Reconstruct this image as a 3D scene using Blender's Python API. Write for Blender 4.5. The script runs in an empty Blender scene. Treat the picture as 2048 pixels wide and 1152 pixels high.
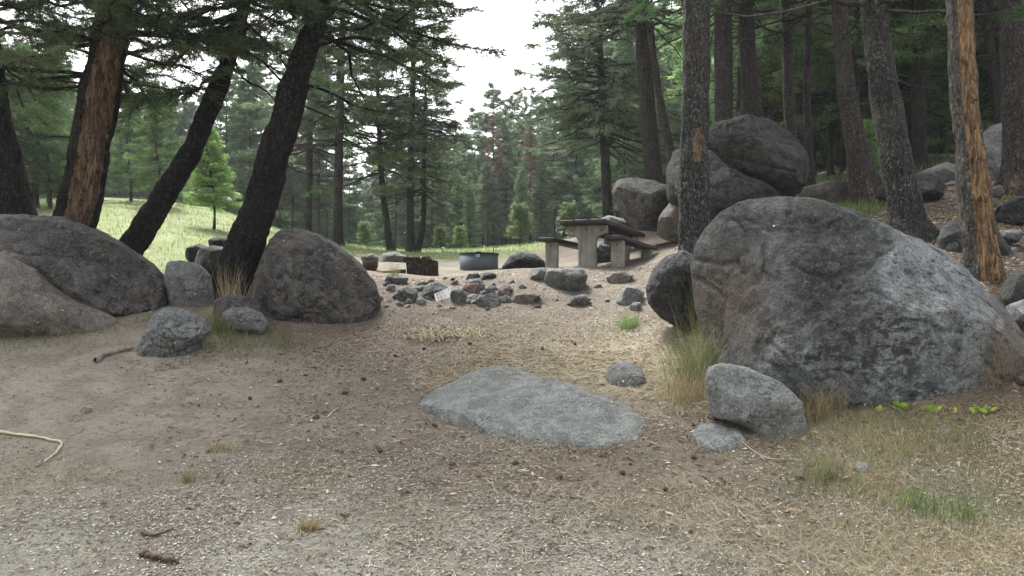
import bpy, bmesh, math, random
import numpy as np
from mathutils import Vector
R = math.radians
SC = bpy.context.scene
COL = SC.collection
# ------------------------------------------------------------------ camera, sky, sun
F, CX, HY, CH = 1577.0, 1024.0, 605.0, 1.5      # focal length in photo pixels, centre column, horizon row, eye height
cam_d = bpy.data.cameras.new('camera'); cam = bpy.data.objects.new('camera', cam_d); COL.objects.link(cam)
cam.location = (0, 0, CH); cam.rotation_euler = (R(90), 0, 0)
cam_d.sensor_width = 36; cam_d.lens = 36 * F / 2048; cam_d.shift_y = (HY - 576) / 2048
cam_d.clip_start = 0.05; cam_d.clip_end = 2000
SC.camera = cam
SUN_EL, SUN_AZ = R(58), R(-25)                   # azimuth measured from +Y towards +X
world = bpy.data.worlds.new('World'); SC.world = world; world.use_nodes = True
wn = world.node_tree; wn.nodes.clear()
sky = wn.nodes.new('ShaderNodeTexSky'); sky.sky_type = 'NISHITA'; sky.sun_disc = False
sky.sun_elevation = SUN_EL; sky.sun_rotation = SUN_AZ; sky.air_density = 1.0; sky.dust_density = 6.0; sky.ozone_density = 1.0
hs = wn.nodes.new('ShaderNodeHueSaturation'); hs.inputs['Saturation'].default_value = 0.16
bg = wn.nodes.new('ShaderNodeBackground'); bg.inputs['Strength'].default_value = 0.15
wo = wn.nodes.new('ShaderNodeOutputWorld')
wn.links.new(sky.outputs[0], hs.inputs['Color']); wn.links.new(hs.outputs[0], bg.inputs['Color']); wn.links.new(bg.outputs[0], wo.inputs['Surface'])
sd = bpy.data.lights.new('sun', 'SUN'); sd.energy = 2.4; sd.angle = R(14); sd.color = (1, 0.98, 0.94)
so = bpy.data.objects.new('sun', sd); COL.objects.link(so)
dirv = Vector((math.sin(SUN_AZ) * math.cos(SUN_EL), math.cos(SUN_AZ) * math.cos(SUN_EL), math.sin(SUN_EL)))
so.rotation_euler = dirv.to_track_quat('Z', 'Y').to_euler(); so.location = (0, 0, 30)
SC.view_settings.view_transform = 'Standard'; SC.view_settings.look = 'None'
SC.view_settings.exposure = 1.82; SC.view_settings.gamma = 1
SC.cycles.use_denoising = True
SC.cycles.max_bounces = 6; SC.cycles.diffuse_bounces = 4; SC.cycles.glossy_bounces = 2; SC.cycles.transmission_bounces = 3
SC.cycles.transparent_max_bounces = 4; SC.cycles.volume_bounces = 0
SC.cycles.caustics_reflective = False; SC.cycles.caustics_refractive = False

# ------------------------------------------------------------------ numeric helpers
def hash3(i, j, k, seed):
    h = (i.astype(np.int64) * 374761393 + j.astype(np.int64) * 668265263 + k.astype(np.int64) * 2147483647 + seed * 974634777) & 0xffffffff
    h = ((h ^ (h >> 13)) * 1274126177) & 0xffffffff
    h = ((h ^ (h >> 16)) * 2246822519) & 0xffffffff
    return ((h ^ (h >> 15)) & 0xffffff) / float(0xffffff)
def vnoise(P, seed=0):
    i = np.floor(P).astype(np.int64); f = P - i; f = f * f * (3 - 2 * f)
    r = 0
    for a in (0, 1):
        for b in (0, 1):
            for c in (0, 1):
                w = (f[:, 0] if a else 1 - f[:, 0]) * (f[:, 1] if b else 1 - f[:, 1]) * (f[:, 2] if c else 1 - f[:, 2])
                r = r + w * hash3(i[:, 0] + a, i[:, 1] + b, i[:, 2] + c, seed)
    return r * 2 - 1
def fbm(P, oct=4, seed=0, gain=.5, lac=2.03):
    s = 0; a = 1; t = 0
    for o in range(oct):
        s = s + a * vnoise(P * (lac ** o) + 17.3 * o, seed + o); t += a; a *= gain
    return s / t
def norm(v):
    return v / np.maximum(np.linalg.norm(v, axis=-1, keepdims=True), 1e-9)
def sstep(a, b, x):
    t = np.clip((x - a) / (b - a), 0, 1); return t * t * (3 - 2 * t)

# ------------------------------------------------------------------ terrain height from measured points (photo column, row, distance)
CP = [(-300,1152,4.2),(200,1152,4.2),(1024,1152,4.2),(1650,1152,4.2),(2300,1152,4.2),
 (-200,1000,5.1),(200,1000,5.1),(600,1000,5.1),(1024,1000,5.1),(1400,1000,5.05),(1800,1000,4.95),(2200,1000,4.9),
 (1024,900,5.9),(600,900,5.95),(1400,900,5.75),(1800,900,5.5),(2150,880,5.5),
 (200,860,6.3),(-200,860,6.2),(1024,830,6.7),(1600,850,6.1),(2000,830,5.95),
 (200,760,7.3),(-200,760,7.2),(600,750,7.7),(1024,740,7.9),(1350,760,7.2),(1330,690,8.3),
 (200,690,8.2),(-200,680,8.2),(500,680,8.7),(780,670,9.2),(1024,640,9.7),(1250,640,9.5),
 (200,655,8.8),(-200,650,8.8),(430,640,9.0),(640,645,9.3),
 (1000,595,10.6),(800,605,10.4),(1200,592,10.6),(1330,600,10.0),
 (960,557,11.6),(800,570,11.4),(1080,545,11.8),(1200,540,12.0),(1320,530,12.0),
 (1000,543,12.6),(1200,536,12.8),(1320,522,13.2),(840,556,13.0),(700,560,11.5),
 (960,540,15.5),(800,538,15.5),(1100,535,15.3),(1320,500,15.5),
 (250,590,10.5),(0,600,10.5),(-300,590,10.5),(500,575,11.0),
 (200,510,14),(0,510,14),(420,500,15),(330,478,17),(-300,510,14),
 (600,505,19),(800,518,20),(1000,517,20),(1130,500,19),(1330,470,18),
 (250,432,22),(0,432,22),(500,455,25),(-300,440,22),
 (300,402,32),(50,405,32),(450,425,33),(-300,405,32),
 (560,462,32),(700,492,28),(850,502,28),(1000,497,28),(1130,480,27),
 (200,405,42),(700,500,42),(900,503,42),(1100,485,42),
 (200,440,65),(700,520,65),(1000,505,65),(1200,480,65),(0,440,65),
 (1500,590,9.3),(1700,560,8.8),(1965,565,8.6),(2150,640,7.8),(1800,505,10.4),(1850,478,11.2),(2040,470,11.5),
 (1430,470,14),(1620,450,13.5),(1700,425,15.5),(1590,408,18),(1720,398,17),(1450,400,22),
 (1850,378,18),(2040,378,15.5),(1960,345,21),(1800,345,24),(1600,370,26),(2250,350,20),(2250,470,11),
 (1980,305,32),(1750,325,34),(1500,370,38),(2250,290,32),(1300,450,36),(1900,318,48),(1600,355,55),(1400,430,60),(2250,310,50),
 (200,500,130),(1000,520,130),(1800,420,130),(-400,500,130),(2400,420,130)]
_c = np.array(CP, float)
_u = (_c[:, 0] - CX) / F; _l = np.log(_c[:, 2]); _z = CH - (_c[:, 1] - HY) / F * _c[:, 2]
_u = np.concatenate([_u, [-1.3, -.7, 0, .7, 1.3]]); _l = np.concatenate([_l, [math.log(2.5)] * 5]); _z = np.concatenate([_z, [-.12] * 5])
_A = np.stack([_u * 1.6, _l], 1)
def _k(r2): return np.where(r2 > 0, .5 * r2 * np.log(np.maximum(r2, 1e-12)), 0)
_n = len(_u); _K = _k(((_A[:, None] - _A[None]) ** 2).sum(-1)) + np.eye(_n) * 2e-3
_P = np.concatenate([np.ones((_n, 1)), _A], 1)
# solve for relative height z / distance so errors stay small in the picture
_Yv = np.exp(_l)
_M = np.block([[_K, _P], [_P.T, np.zeros((3, 3))]])
_w = np.linalg.solve(_M, np.concatenate([(_z) / _Yv, np.zeros(3)]))
def H0(X, Y):
    X = np.asarray(X, float); Y = np.asarray(Y, float); sh = X.shape; X = X.ravel(); Y = Y.ravel()
    Yc = np.clip(Y, 2.5, 130); u = np.clip(X / Yc, -.92, .92) * 1.6; l = np.log(Yc)
    out = np.empty(len(X))
    for s in range(0, len(X), 20000):
        a = np.stack([u[s:s+20000], l[s:s+20000]], 1)
        out[s:s+20000] = _k(((a[:, None] - _A[None]) ** 2).sum(-1)) @ _w[:_n] + _w[_n] + a @ _w[_n+1:]
    return (out * Yc).reshape(sh)
def H(X, Y):
    X = np.asarray(X, float); Y = np.asarray(Y, float); sh = X.shape
    P = np.stack([X.ravel(), Y.ravel(), np.zeros(X.size)], 1)
    r = np.hypot(P[:, 0], P[:, 1])
    a = .035 * sstep(3, 12, r) + .02 + .08 * sstep(18, 40, r)
    n = fbm(P * .9, 3, 5) * a + fbm(P * 5, 3, 9) * .012
    return H0(X, Y) + n.reshape(sh)
def G(px, py, dmin=2.6, dmax=90):
    """where the sight line through a photo pixel meets the ground"""
    d = np.exp(np.linspace(math.log(dmin), math.log(dmax), 900))
    X = (px - CX) / F * d; z = CH - (py - HY) / F * d
    g = H(X, d); below = np.nonzero(z <= g)[0]
    i = below[0] if len(below) else len(d) - 1
    return np.array([X[i], d[i], g[i]])
def W(px, py, d):
    return np.array([(px - CX) / F * d, d, CH - (py - HY) / F * d])
def hz(x, y): return float(H(np.array([x]), np.array([y]))[0])

# ------------------------------------------------------------------ mesh helpers
def mkmesh(name, V, faces, attrs=None, smooth=False):
    """faces: list of (k, n_i) index arrays"""
    me = bpy.data.meshes.new(name)
    V = np.ascontiguousarray(V, dtype=np.float32); me.vertices.add(len(V)); me.vertices.foreach_set('co', V.ravel())
    faces = [np.asarray(f, dtype=np.int32) for f in faces if len(f)]
    loops = np.concatenate([f.ravel() for f in faces]); tot = np.concatenate([np.full(len(f), f.shape[1], np.int32) for f in faces])
    me.loops.add(len(loops)); me.loops.foreach_set('vertex_index', loops)
    me.polygons.add(len(tot)); st = np.concatenate([[0], np.cumsum(tot)[:-1]]).astype(np.int32)
    me.polygons.foreach_set('loop_start', st); me.polygons.foreach_set('loop_total', tot)
    if smooth: me.polygons.foreach_set('use_smooth', np.ones(len(tot), bool))
    for k, v in (attrs or {}).items():
        v = np.asarray(v, np.float32)
        if v.ndim == 1:
            a = me.attributes.new(k, 'FLOAT', 'POINT'); a.data.foreach_set('value', v)
        else:
            a = me.attributes.new(k, 'FLOAT_COLOR', 'POINT')
            a.data.foreach_set('color', np.concatenate([v, np.ones((len(v), 1), np.float32)], 1).ravel().astype(np.float32))
    me.update(calc_edges=True)
    return me
def tag(o, label=None, cat=None, group=None, kind=None):
    if label: o['label'] = label
    if cat: o['category'] = cat
    if group: o['group'] = group
    if kind: o['kind'] = kind
    return o
def link(name, me, mat, parent=None, loc=None):
    o = bpy.data.objects.new(name, me); COL.objects.link(o)
    if mat is not None and len(me.materials) == 0: me.materials.append(mat)
    if parent is not None: o.parent = parent
    if loc is not None: o.location = loc
    return o
def empty(name, loc=(0, 0, 0), rz=0):
    o = bpy.data.objects.new(name, None); COL.objects.link(o); o.location = loc; o.rotation_euler = (0, 0, rz); o.empty_display_size = .2
    return o
def copy_tree(o, parent=None):
    c = o.copy(); COL.objects.link(c)
    if parent is not None: c.parent = parent
    for ch in [x for x in bpy.data.objects if x.parent == o]: copy_tree(ch, c)
    return c
class MB:
    def __init__(s): s.v = []; s.f = []; s.a = []; s.n = 0
    def add(s, V, faces, a=None):
        V = np.asarray(V, float)
        for f in faces: s.f.append(np.asarray(f) + s.n)
        s.v.append(V); s.a.append(np.zeros(len(V)) if a is None else np.broadcast_to(a, (len(V),))); s.n += len(V)
    def mesh(s, name, smooth=False, attr=None):
        by = {}
        for f in s.f:
            if len(f): by.setdefault(f.shape[1], []).append(f)
        return mkmesh(name, np.concatenate(s.v), [np.concatenate(x) for x in by.values()], {attr: np.concatenate(s.a)} if attr else None, smooth)
def tubes(P, Rd, seg=4, axis=None):
    """P (m,k,3), Rd (m,k) -> verts, quads: many tubes at once"""
    m, k, _ = P.shape
    T = norm(np.gradient(P, axis=1)); ref = np.where(np.abs(T[..., 2:3]) > .9, [[[1., 0, 0]]], [[[0, 0, 1.]]])
    if axis is not None: ref = np.broadcast_to(np.array(axis, float), T.shape)
    A = norm(np.cross(T, ref)); B = np.cross(T, A)
    th = np.arange(seg) / seg * 2 * np.pi
    V = P[:, :, None] + Rd[:, :, None, None] * (np.cos(th)[None, None, :, None] * A[:, :, None] + np.sin(th)[None, None, :, None] * B[:, :, None])
    idx = np.arange(m * k * seg).reshape(m, k, seg); nx = np.roll(idx, -1, 2)
    Q = np.stack([idx[:, :-1], idx[:, 1:], nx[:, 1:], nx[:, :-1]], -1).reshape(-1, 4)
    return V.reshape(-1, 3), Q
_ico = {}
def ico(s):
    if s not in _ico:
        b = bmesh.new(); bmesh.ops.create_icosphere(b, subdivisions=s, radius=1)
        _ico[s] = (np.array([v.co[:] for v in b.verts]), np.array([[v.index for v in f.verts] for f in b.faces])); b.free()
    return _ico[s]
def chamfer_box(mb, c, ax, ay, az, hx, hy, h3, ch=.01):
    """box with centre c, unit axes, half sizes and small chamfers along all edges"""
    b = bmesh.new(); bmesh.ops.create_cube(b, size=2)
    for v in b.verts: v.co = (v.co.x * hx, v.co.y * hy, v.co.z * h3)
    if ch > 0: bmesh.ops.bevel(b, geom=list(b.edges), offset=ch, segments=1, affect='EDGES')
    b.verts.index_update()
    V = np.array([v.co[:] for v in b.verts]); V = np.asarray(c) + V[:, :1] * np.asarray(ax) + V[:, 1:2] * np.asarray(ay) + V[:, 2:] * np.asarray(az)
    by = {}
    for f in b.faces: by.setdefault(len(f.verts), []).append([v.index for v in f.verts])
    mb.add(V, [np.array(x) for x in by.values()]); b.free()

# ------------------------------------------------------------------ materials
def newmat(name):
    m = bpy.data.materials.new(name); m.use_nodes = True; nt = m.node_tree; nt.nodes.clear()
    out = nt.nodes.new('ShaderNodeOutputMaterial')
    def N(t, **kw):
        n = nt.nodes.new(t)
        for k, v in kw.items():
            if hasattr(n, k) and not k.startswith('i_'): setattr(n, k, v)
        return n
    def L(a, b): nt.links.new(a, b)
    return m, nt, out, N, L
def c3(c): return (c[0], c[1], c[2], 1)
class Mx:
    """tiny node-graph helper"""
    def __init__(s, name): s.m, s.nt, s.out, s.N, s.L = newmat(name); s.co = None
    def coord(s, which='Object', scale=(1, 1, 1), rot=(0, 0, 0)):
        tc = s.N('ShaderNodeTexCoord'); mp = s.N('ShaderNodeMapping'); s.L(tc.outputs[which], mp.inputs[0])
        mp.inputs['Scale'].default_value = scale; mp.inputs['Rotation'].default_value = rot
        return mp.outputs[0]
    def noise(s, co, scale, detail=4, rough=.55, dist=0):
        n = s.N('ShaderNodeTexNoise'); n.inputs['Scale'].default_value = scale; n.inputs['Detail'].default_value = detail
        n.inputs['Roughness'].default_value = rough; n.inputs['Distortion'].default_value = dist; s.L(co, n.inputs['Vector']); return n.outputs['Fac']
    def voro(s, co, scale, feature='F1', rnd=1, out='Distance'):
        n = s.N('ShaderNodeTexVoronoi'); n.feature = feature; n.inputs['Scale'].default_value = scale; n.inputs['Randomness'].default_value = rnd
        s.L(co, n.inputs['Vector']); return n.outputs[out]
    def ramp(s, f, a, b, lo=0, hi=1):
        n = s.N('ShaderNodeMapRange'); n.interpolation_type = 'SMOOTHSTEP'
        for i, v in zip((1, 2, 3, 4), (a, b, lo, hi)): n.inputs[i].default_value = v
        s.L(f, n.inputs[0]); return n.outputs[0]
    def math(s, op, a, b=None):
        n = s.N('ShaderNodeMath'); n.operation = op
        for i, v in enumerate((a, b)):
            if v is None: continue
            if isinstance(v, (int, float)): n.inputs[i].default_value = v
            else: s.L(v, n.inputs[i])
        return n.outputs[0]
    def mix(s, f, a, b, mode='MIX'):
        n = s.N('ShaderNodeMix'); n.data_type = 'RGBA'; n.blend_type = mode
        if isinstance(f, (int, float)): n.inputs[0].default_value = f
        else: s.L(f, n.inputs[0])
        for i, v in ((6, a), (7, b)):
            if isinstance(v, (tuple, list)): n.inputs[i].default_value = c3(v)
            else: s.L(v, n.inputs[i])
        return n.outputs[2]
    def attr(s, name, out='Fac'):
        n = s.N('ShaderNodeAttribute'); n.attribute_name = name; return n.outputs[out]
    def bump(s, h, strength=.5, dist=.02, prev=None):
        n = s.N('ShaderNodeBump'); n.inputs['Strength'].default_value = strength; n.inputs['Distance'].default_value = dist
        s.L(h, n.inputs['Height'])
        if prev is not None: s.L(prev, n.inputs['Normal'])
        return n.outputs[0]
    def bsdf(s, col, rough=.9, nrm=None, spec=.3, metal=0):
        n = s.N('ShaderNodeBsdfPrincipled')
        if isinstance(col, (tuple, list)): n.inputs['Base Color'].default_value = c3(col)
        else: s.L(col, n.inputs['Base Color'])
        if isinstance(rough, (int, float)): n.inputs['Roughness'].default_value = rough
        else: s.L(rough, n.inputs['Roughness'])
        n.inputs['Specular IOR Level'].default_value = spec; n.inputs['Metallic'].default_value = metal
        if nrm is not None: s.L(nrm, n.inputs['Normal'])
        s.L(n.outputs[0], s.out.inputs['Surface']); return n

def rock_mat(name, base, dark, light, warm=None, dark_amt=.5, lich=.5, streak=False, grain=1.0, bstr=.6, cracks=.4):
    x = Mx(name); co = x.coord()
    n1 = x.noise(co, 1.3, 5, .6, .4); n2 = x.noise(co, 7, 6, .7); n3 = x.noise(co, 45 * grain, 4, .7); n4 = x.noise(co, 3.1, 6, .65, 1.2)
    col = x.mix(x.ramp(n2, .4, .6), dark, base)
    col = x.mix(x.ramp(n1, .62 - .2 * dark_amt, .72 - .1 * dark_amt, 0, .75), col, dark)
    if warm is not None: col = x.mix(x.ramp(n4, .5, .68, 0, .7), col, warm)
    # dark crusty lichen patches, ragged
    n5 = x.noise(co, 14, 8, .75, .3); m5 = x.math('MULTIPLY', x.ramp(n5, .52, .57), x.ramp(x.noise(co, 1.9, 3, .5), .5 - .1 * dark_amt, .6))
    col = x.mix(x.math('MULTIPLY', m5, .8), col, tuple(c * .38 for c in dark))
    # pale lichen: ragged clouds and round spots
    n6 = x.noise(co, 22, 6, .7); m6 = x.math('MULTIPLY', x.ramp(n6, .56, .62), x.ramp(x.noise(co, 2.7, 3, .6), .5, .62))
    col = x.mix(x.math('MULTIPLY', m6, lich), col, light)
    v = x.voro(co, 16); msk = x.math('MULTIPLY', x.ramp(v, .16, .1), x.ramp(x.noise(co, 4.4, 2), .5, .58))
    col = x.mix(x.math('MULTIPLY', msk, lich), col, light)
    v2 = x.voro(co, 60); col = x.mix(x.math('MULTIPLY', x.ramp(v2, .26, .16), x.math('MULTIPLY', x.ramp(x.voro(co, 60, out='Color'), .62, .7), 1.0 * lich)), col, tuple(min(1, c * 1.4) for c in light))
    if streak:
        st = x.attr('streak'); sn = x.noise(x.coord(scale=(3.5, 3.5, .7)), 2.2, 5, .6)
        f = x.math('MULTIPLY', st, x.ramp(sn, .3, .6, .35, 1))
        hole = x.math('MULTIPLY', x.ramp(x.noise(co, 17, 7, .75), .55, .6), x.ramp(x.noise(co, 2.3, 3), .44, .56))
        f = x.math('MULTIPLY', x.math('MULTIPLY', f, x.math('SUBTRACT', 1, hole)), .72)
        col = x.mix(f, col, light)
        dk = x.math('MULTIPLY', x.attr('crust'), x.ramp(x.noise(x.coord(scale=(1, 1, 1.6)), 9, 8, .78, .4), .47, .53))
        col = x.mix(x.math('MULTIPLY', dk, .85), col, (.018, .017, .017))
        wv = x.attr('warm'); col = x.mix(x.math('MULTIPLY', wv, x.ramp(n2, .3, .6, .4, .95)), col, (.17, .125, .085))
    nz = x.N('ShaderNodeTexNoise'); nz.inputs['Scale'].default_value = 2.2; nz.inputs['Detail'].default_value = 5; x.L(co, nz.inputs['Vector'])
    va = x.N('ShaderNodeVectorMath'); va.operation = 'MULTIPLY_ADD'; x.L(nz.outputs['Color'], va.inputs[0]); va.inputs[1].default_value = (.4, .4, .4); x.L(co, va.inputs[2])
    ck = x.voro(va.outputs[0], .9, 'DISTANCE_TO_EDGE'); ckm = x.math('MULTIPLY', x.ramp(ck, .014, .002), x.ramp(x.noise(co, 1.7, 2), .5, .56))
    col = x.mix(x.math('MULTIPLY', ckm, cracks), col, tuple(c * .3 for c in dark))
    col = x.mix(x.ramp(n3, .42, .62, .0, .55), col, tuple(c * .5 for c in dark))
    col = x.mix(x.ramp(x.noise(co, 75 * grain, 3, .7), .56, .64, .0, .6), col, tuple(c * 1.5 for c in base))
    v9 = x.math('MULTIPLY', x.ramp(x.voro(co, 8), .09, .06), x.ramp(x.voro(co, 8, out='Color'), .78, .8))
    col = x.mix(v9, col, tuple(min(.6, c * 1.7) for c in light))
    h = x.math('ADD', x.math('MULTIPLY', n2, .6), x.math('MULTIPLY', n3, .35)); h = x.math('SUBTRACT', h, x.math('MULTIPLY', ckm, cracks))
    nr = x.bump(x.noise(co, 4.5, 6, .62, .6), .55, .12); nr = x.bump(h, bstr, .05, nr); nr = x.bump(x.noise(co, 110, 3, .7), bstr * .8, .008, nr)
    x.bsdf(col, .92, nr, .2); return x.m

def bark_mat(name, c_dark, c_mid, c_light, warm=(.3, .16, .08), lich=(.2, .22, .2), la=.3, vs=9):
    x = Mx(name); co = x.coord(scale=(1, 1, .22)); cf = x.coord()
    n1 = x.noise(co, vs * 1.6, 6, .65, .5); n2 = x.noise(co, vs * 5, 4, .7); n0 = x.noise(cf, 1.1, 3)
    vr = x.voro(x.coord(scale=(1, 1, .3)), vs * 2.7, 'DISTANCE_TO_EDGE'); fl = x.noise(x.coord(scale=(1, 1, .45)), vs * 4.5, 5, .75, .3)
    col = x.mix(x.ramp(n1, .35, .68), c_dark, c_mid)
    col = x.mix(x.ramp(n2, .5, .75, 0, .7), col, c_light)
    col = x.mix(x.ramp(vr, .12, .0, 0, .75), col, tuple(c * .35 for c in c_dark))
    col = x.mix(x.ramp(fl, .57, .62, 0, .75), col, tuple(c * 1.25 for c in c_light)); col = x.mix(x.ramp(fl, .47, .4, 0, .7), col, tuple(c * .4 for c in c_dark))
    col = x.mix(x.ramp(n0, .5, .7, 0, .2), col, tuple(c * .6 for c in warm))
    lm = x.math('MULTIPLY', x.ramp(x.noise(cf, 26, 5, .7), .54, .6), x.ramp(x.noise(cf, 2.2, 3), .42, .6, 0, la))
    col = x.mix(lm, col, lich)
    sc = x.attr('scar')
    wn_ = x.noise(co, vs * 2.2, 6, .75, .8)
    wc = x.mix(x.ramp(wn_, .42, .58), tuple(c * .22 for c in warm), warm); wc = x.mix(x.ramp(x.noise(x.coord(scale=(1, 1, .07)), vs * 3, 4, .6), .5, .62, 0, .7), wc, tuple(c * .3 for c in warm)); wc = x.mix(x.ramp(x.noise(cf, 2.5, 3), .5, .62, 0, .5), wc, tuple(c * .5 for c in warm))
    wc = x.mix(x.ramp(x.noise(co, vs * 6, 4, .7), .55, .72, 0, .7), wc, tuple(min(1, c * 1.7) for c in warm))
    wc = x.mix(x.ramp(x.noise(cf, 9, 5, .7), .58, .66, 0, .85), wc, tuple(c * .3 for c in c_dark))
    col = x.mix(x.ramp(x.math('ADD', sc, x.math('MULTIPLY', x.math('SUBTRACT', x.noise(cf, 7, 4, .7), .5), .9)), .45, .6), col, wc)
    h = x.math('ADD', x.math('MULTIPLY', x.ramp(vr, 0, .25), .5), x.math('MULTIPLY', n1, .7))
    nr = x.bump(h, .9, .03); nr = x.bump(n2, .6, .008, nr)
    x.bsdf(col, .95, nr, .15); return x.m

def leaf_mat(name, dark, mid, light, tr=.35, brown=None):
    x = Mx(name); t = x.attr('tone'); oi = x.N('ShaderNodeObjectInfo')
    f = x.math('ADD', t, x.math('MULTIPLY', x.math('SUBTRACT', oi.outputs['Random'], .5), .25))
    col = x.mix(x.ramp(f, 0, .5), dark, mid); col = x.mix(x.ramp(f, .5, 1), col, light)
    if brown is not None:
        n = x.noise(x.coord(), .55, 3, .6); col = x.mix(x.ramp(n, .56, .68, 0, .75), col, brown)
    d = x.N('ShaderNodeBsdfDiffuse'); tl = x.N('ShaderNodeBsdfTranslucent'); ms = x.N('ShaderNodeMixShader'); ms.inputs[0].default_value = tr
    x.L(col, d.inputs[0]); x.L(col, tl.inputs[0]); x.L(d.outputs[0], ms.inputs[1]); x.L(tl.outputs[0], ms.inputs[2]); x.L(ms.outputs[0], x.out.inputs['Surface'])
    return x.m

def tone_mat(name, stops, rough=.95):
    """colour picked along a list by the per-piece tone attribute"""
    x = Mx(name); t = x.attr('tone'); n = x.N('ShaderNodeValToRGB'); cr = n.color_ramp
    while len(cr.elements) < len(stops): cr.elements.new(.5)
    for e, (p, c) in zip(cr.elements, stops): e.position = p; e.color = c3(c)
    x.L(t, n.inputs[0]); x.bsdf(n.outputs[0], rough, None, .1); return x.m

M = {}
M['rock_brown'] = rock_mat('rock_brown', (.12, .114, .108), (.042, .041, .04), (.28, .28, .25), (.14, .11, .09), .75, .6)
M['rock_brown2'] = rock_mat('rock_brown2', (.19, .168, .15), (.1, .09, .08), (.3, .29, .26), (.19, .15, .12), .3, .6)
M['rock_giant'] = rock_mat('rock_giant', (.08, .082, .082), (.028, .03, .031), (.3, .325, .33), (.105, .095, .085), .5, .3, True)
M['rock_dark'] = rock_mat('rock_dark', (.07, .07, .069), (.028, .03, .03), (.17, .18, .17), (.08, .07, .055), .6, .35)
M['rock_grey'] = rock_mat('rock_grey', (.2, .21, .205), (.11, .118, .118), (.36, .37, .34), (.2, .175, .14), .3, .45)
M['rock_slab'] = rock_mat('rock_slab', (.225, .235, .22), (.125, .133, .127), (.37, .385, .37), (.16, .158, .14), .25, .5, bstr=.5, cracks=0)
M['rock_blue'] = rock_mat('rock_blue', (.15, .157, .15), (.065, .07, .068), (.34, .36, .35), (.17, .155, .13), .4, .4)
M['rock_red'] = rock_mat('rock_red', (.22, .16, .125), (.1, .075, .065), (.34, .3, .26), (.24, .14, .08), .4, .3)
M['rock_black'] = rock_mat('rock_black', (.05, .05, .054), (.02, .021, .023), (.25, .25, .25), (.05, .045, .04), .5, .6)
M['bark_dark'] = bark_mat('bark_dark', (.006, .006, .0065), (.017, .0165, .017), (.05, .049, .047), (.05, .04, .035), la=.12)
M['bark_orange'] = bark_mat('bark_orange', (.008, .0075, .007), (.021, .019, .018), (.05, .046, .04), (.18, .12, .08), la=.1)
M['bark_grey'] = bark_mat('bark_grey', (.022, .023, .024), (.058, .058, .057), (.15, .145, .13), (.22, .16, .11), la=.55, lich=(.2, .22, .19), vs=12)
M['bark_stripped'] = bark_mat('bark_stripped', (.05, .046, .042), (.12, .11, .095), (.2, .18, .15), (.27, .175, .095), la=.5)
M['bark_far'] = bark_mat('bark_far', (.022, .02, .019), (.055, .05, .046), (.1, .09, .08), (.14, .09, .06), la=.25)
M['bark_red'] = bark_mat('bark_red', (.028, .024, .022), (.068, .058, .052), (.14, .122, .108), (.17, .12, .09), la=.2)
M['needle_near'] = leaf_mat('needle_near', (.028, .045, .025), (.078, .11, .058), (.16, .2, .1), .3, (.07, .06, .04))
M['needle_green'] = leaf_mat('needle_green', (.035, .07, .03), (.11, .18, .07), (.22, .32, .13), .35)
M['needle_grey'] = leaf_mat('needle_grey', (.045, .07, .045), (.125, .17, .11), (.25, .3, .19), .35, (.13, .105, .075))
M['needle_far'] = leaf_mat('needle_far', (.04, .075, .045), (.12, .19, .1), (.23, .31, .17), .35, (.1, .1, .06))
M['needle_bright'] = leaf_mat('needle_bright', (.1, .18, .06), (.24, .38, .12), (.42, .56, .22), .5)
M['needle_dark'] = leaf_mat('needle_dark', (.03, .058, .03), (.085, .145, .065), (.18, .26, .11), .35)
M['needle_forest'] = leaf_mat('needle_forest', (.05, .09, .045), (.15, .24, .105), (.28, .4, .17), .5)
M['needle_shrub'] = leaf_mat('needle_shrub', (.06, .1, .045), (.16, .22, .1), (.3, .36, .19), .45)
M['needle_dead'] = leaf_mat('needle_dead', (.06, .04, .025), (.14, .1, .065), (.22, .17, .11), .3)
M['grass_meadow'] = leaf_mat('grass_meadow', (.085, .145, .04), (.16, .235, .08), (.29, .36, .15), .45)
M['grass_green'] = leaf_mat('grass_green', (.1, .12, .045), (.2, .22, .1), (.4, .38, .22), .4)
M['grass_dry'] = leaf_mat('grass_dry', (.2, .17, .08), (.36, .3, .17), (.55, .47, .3), .35)
M['grass_fresh'] = leaf_mat('grass_fresh', (.06, .13, .03), (.13, .24, .06), (.25, .36, .13), .4)
M['leaf_lime'] = leaf_mat('leaf_lime', (.2, .36, .05), (.33, .52, .08), (.5, .6, .12), .45)
M['leaf_yellow'] = leaf_mat('leaf_yellow', (.45, .42, .06), (.6, .55, .1), (.7, .62, .15), .4)
M['moss'] = leaf_mat('moss', (.08, .1, .015), (.17, .2, .03), (.28, .32, .06), .2)
M['litter'] = tone_mat('litter', [(0, (.03, .02, .014)), (.3, (.085, .055, .038)), (.6, (.18, .13, .095)), (.85, (.34, .28, .2)), (1, (.55, .5, .42))])
M['straw'] = tone_mat('straw', [(0, (.2, .165, .11)), (.5, (.34, .29, .2)), (1, (.52, .46, .33))])
M['chips'] = tone_mat('chips', [(0, (.09, .08, .065)), (.4, (.21, .19, .155)), (.8, (.34, .31, .26)), (1, (.56, .53, .46))])

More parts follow.
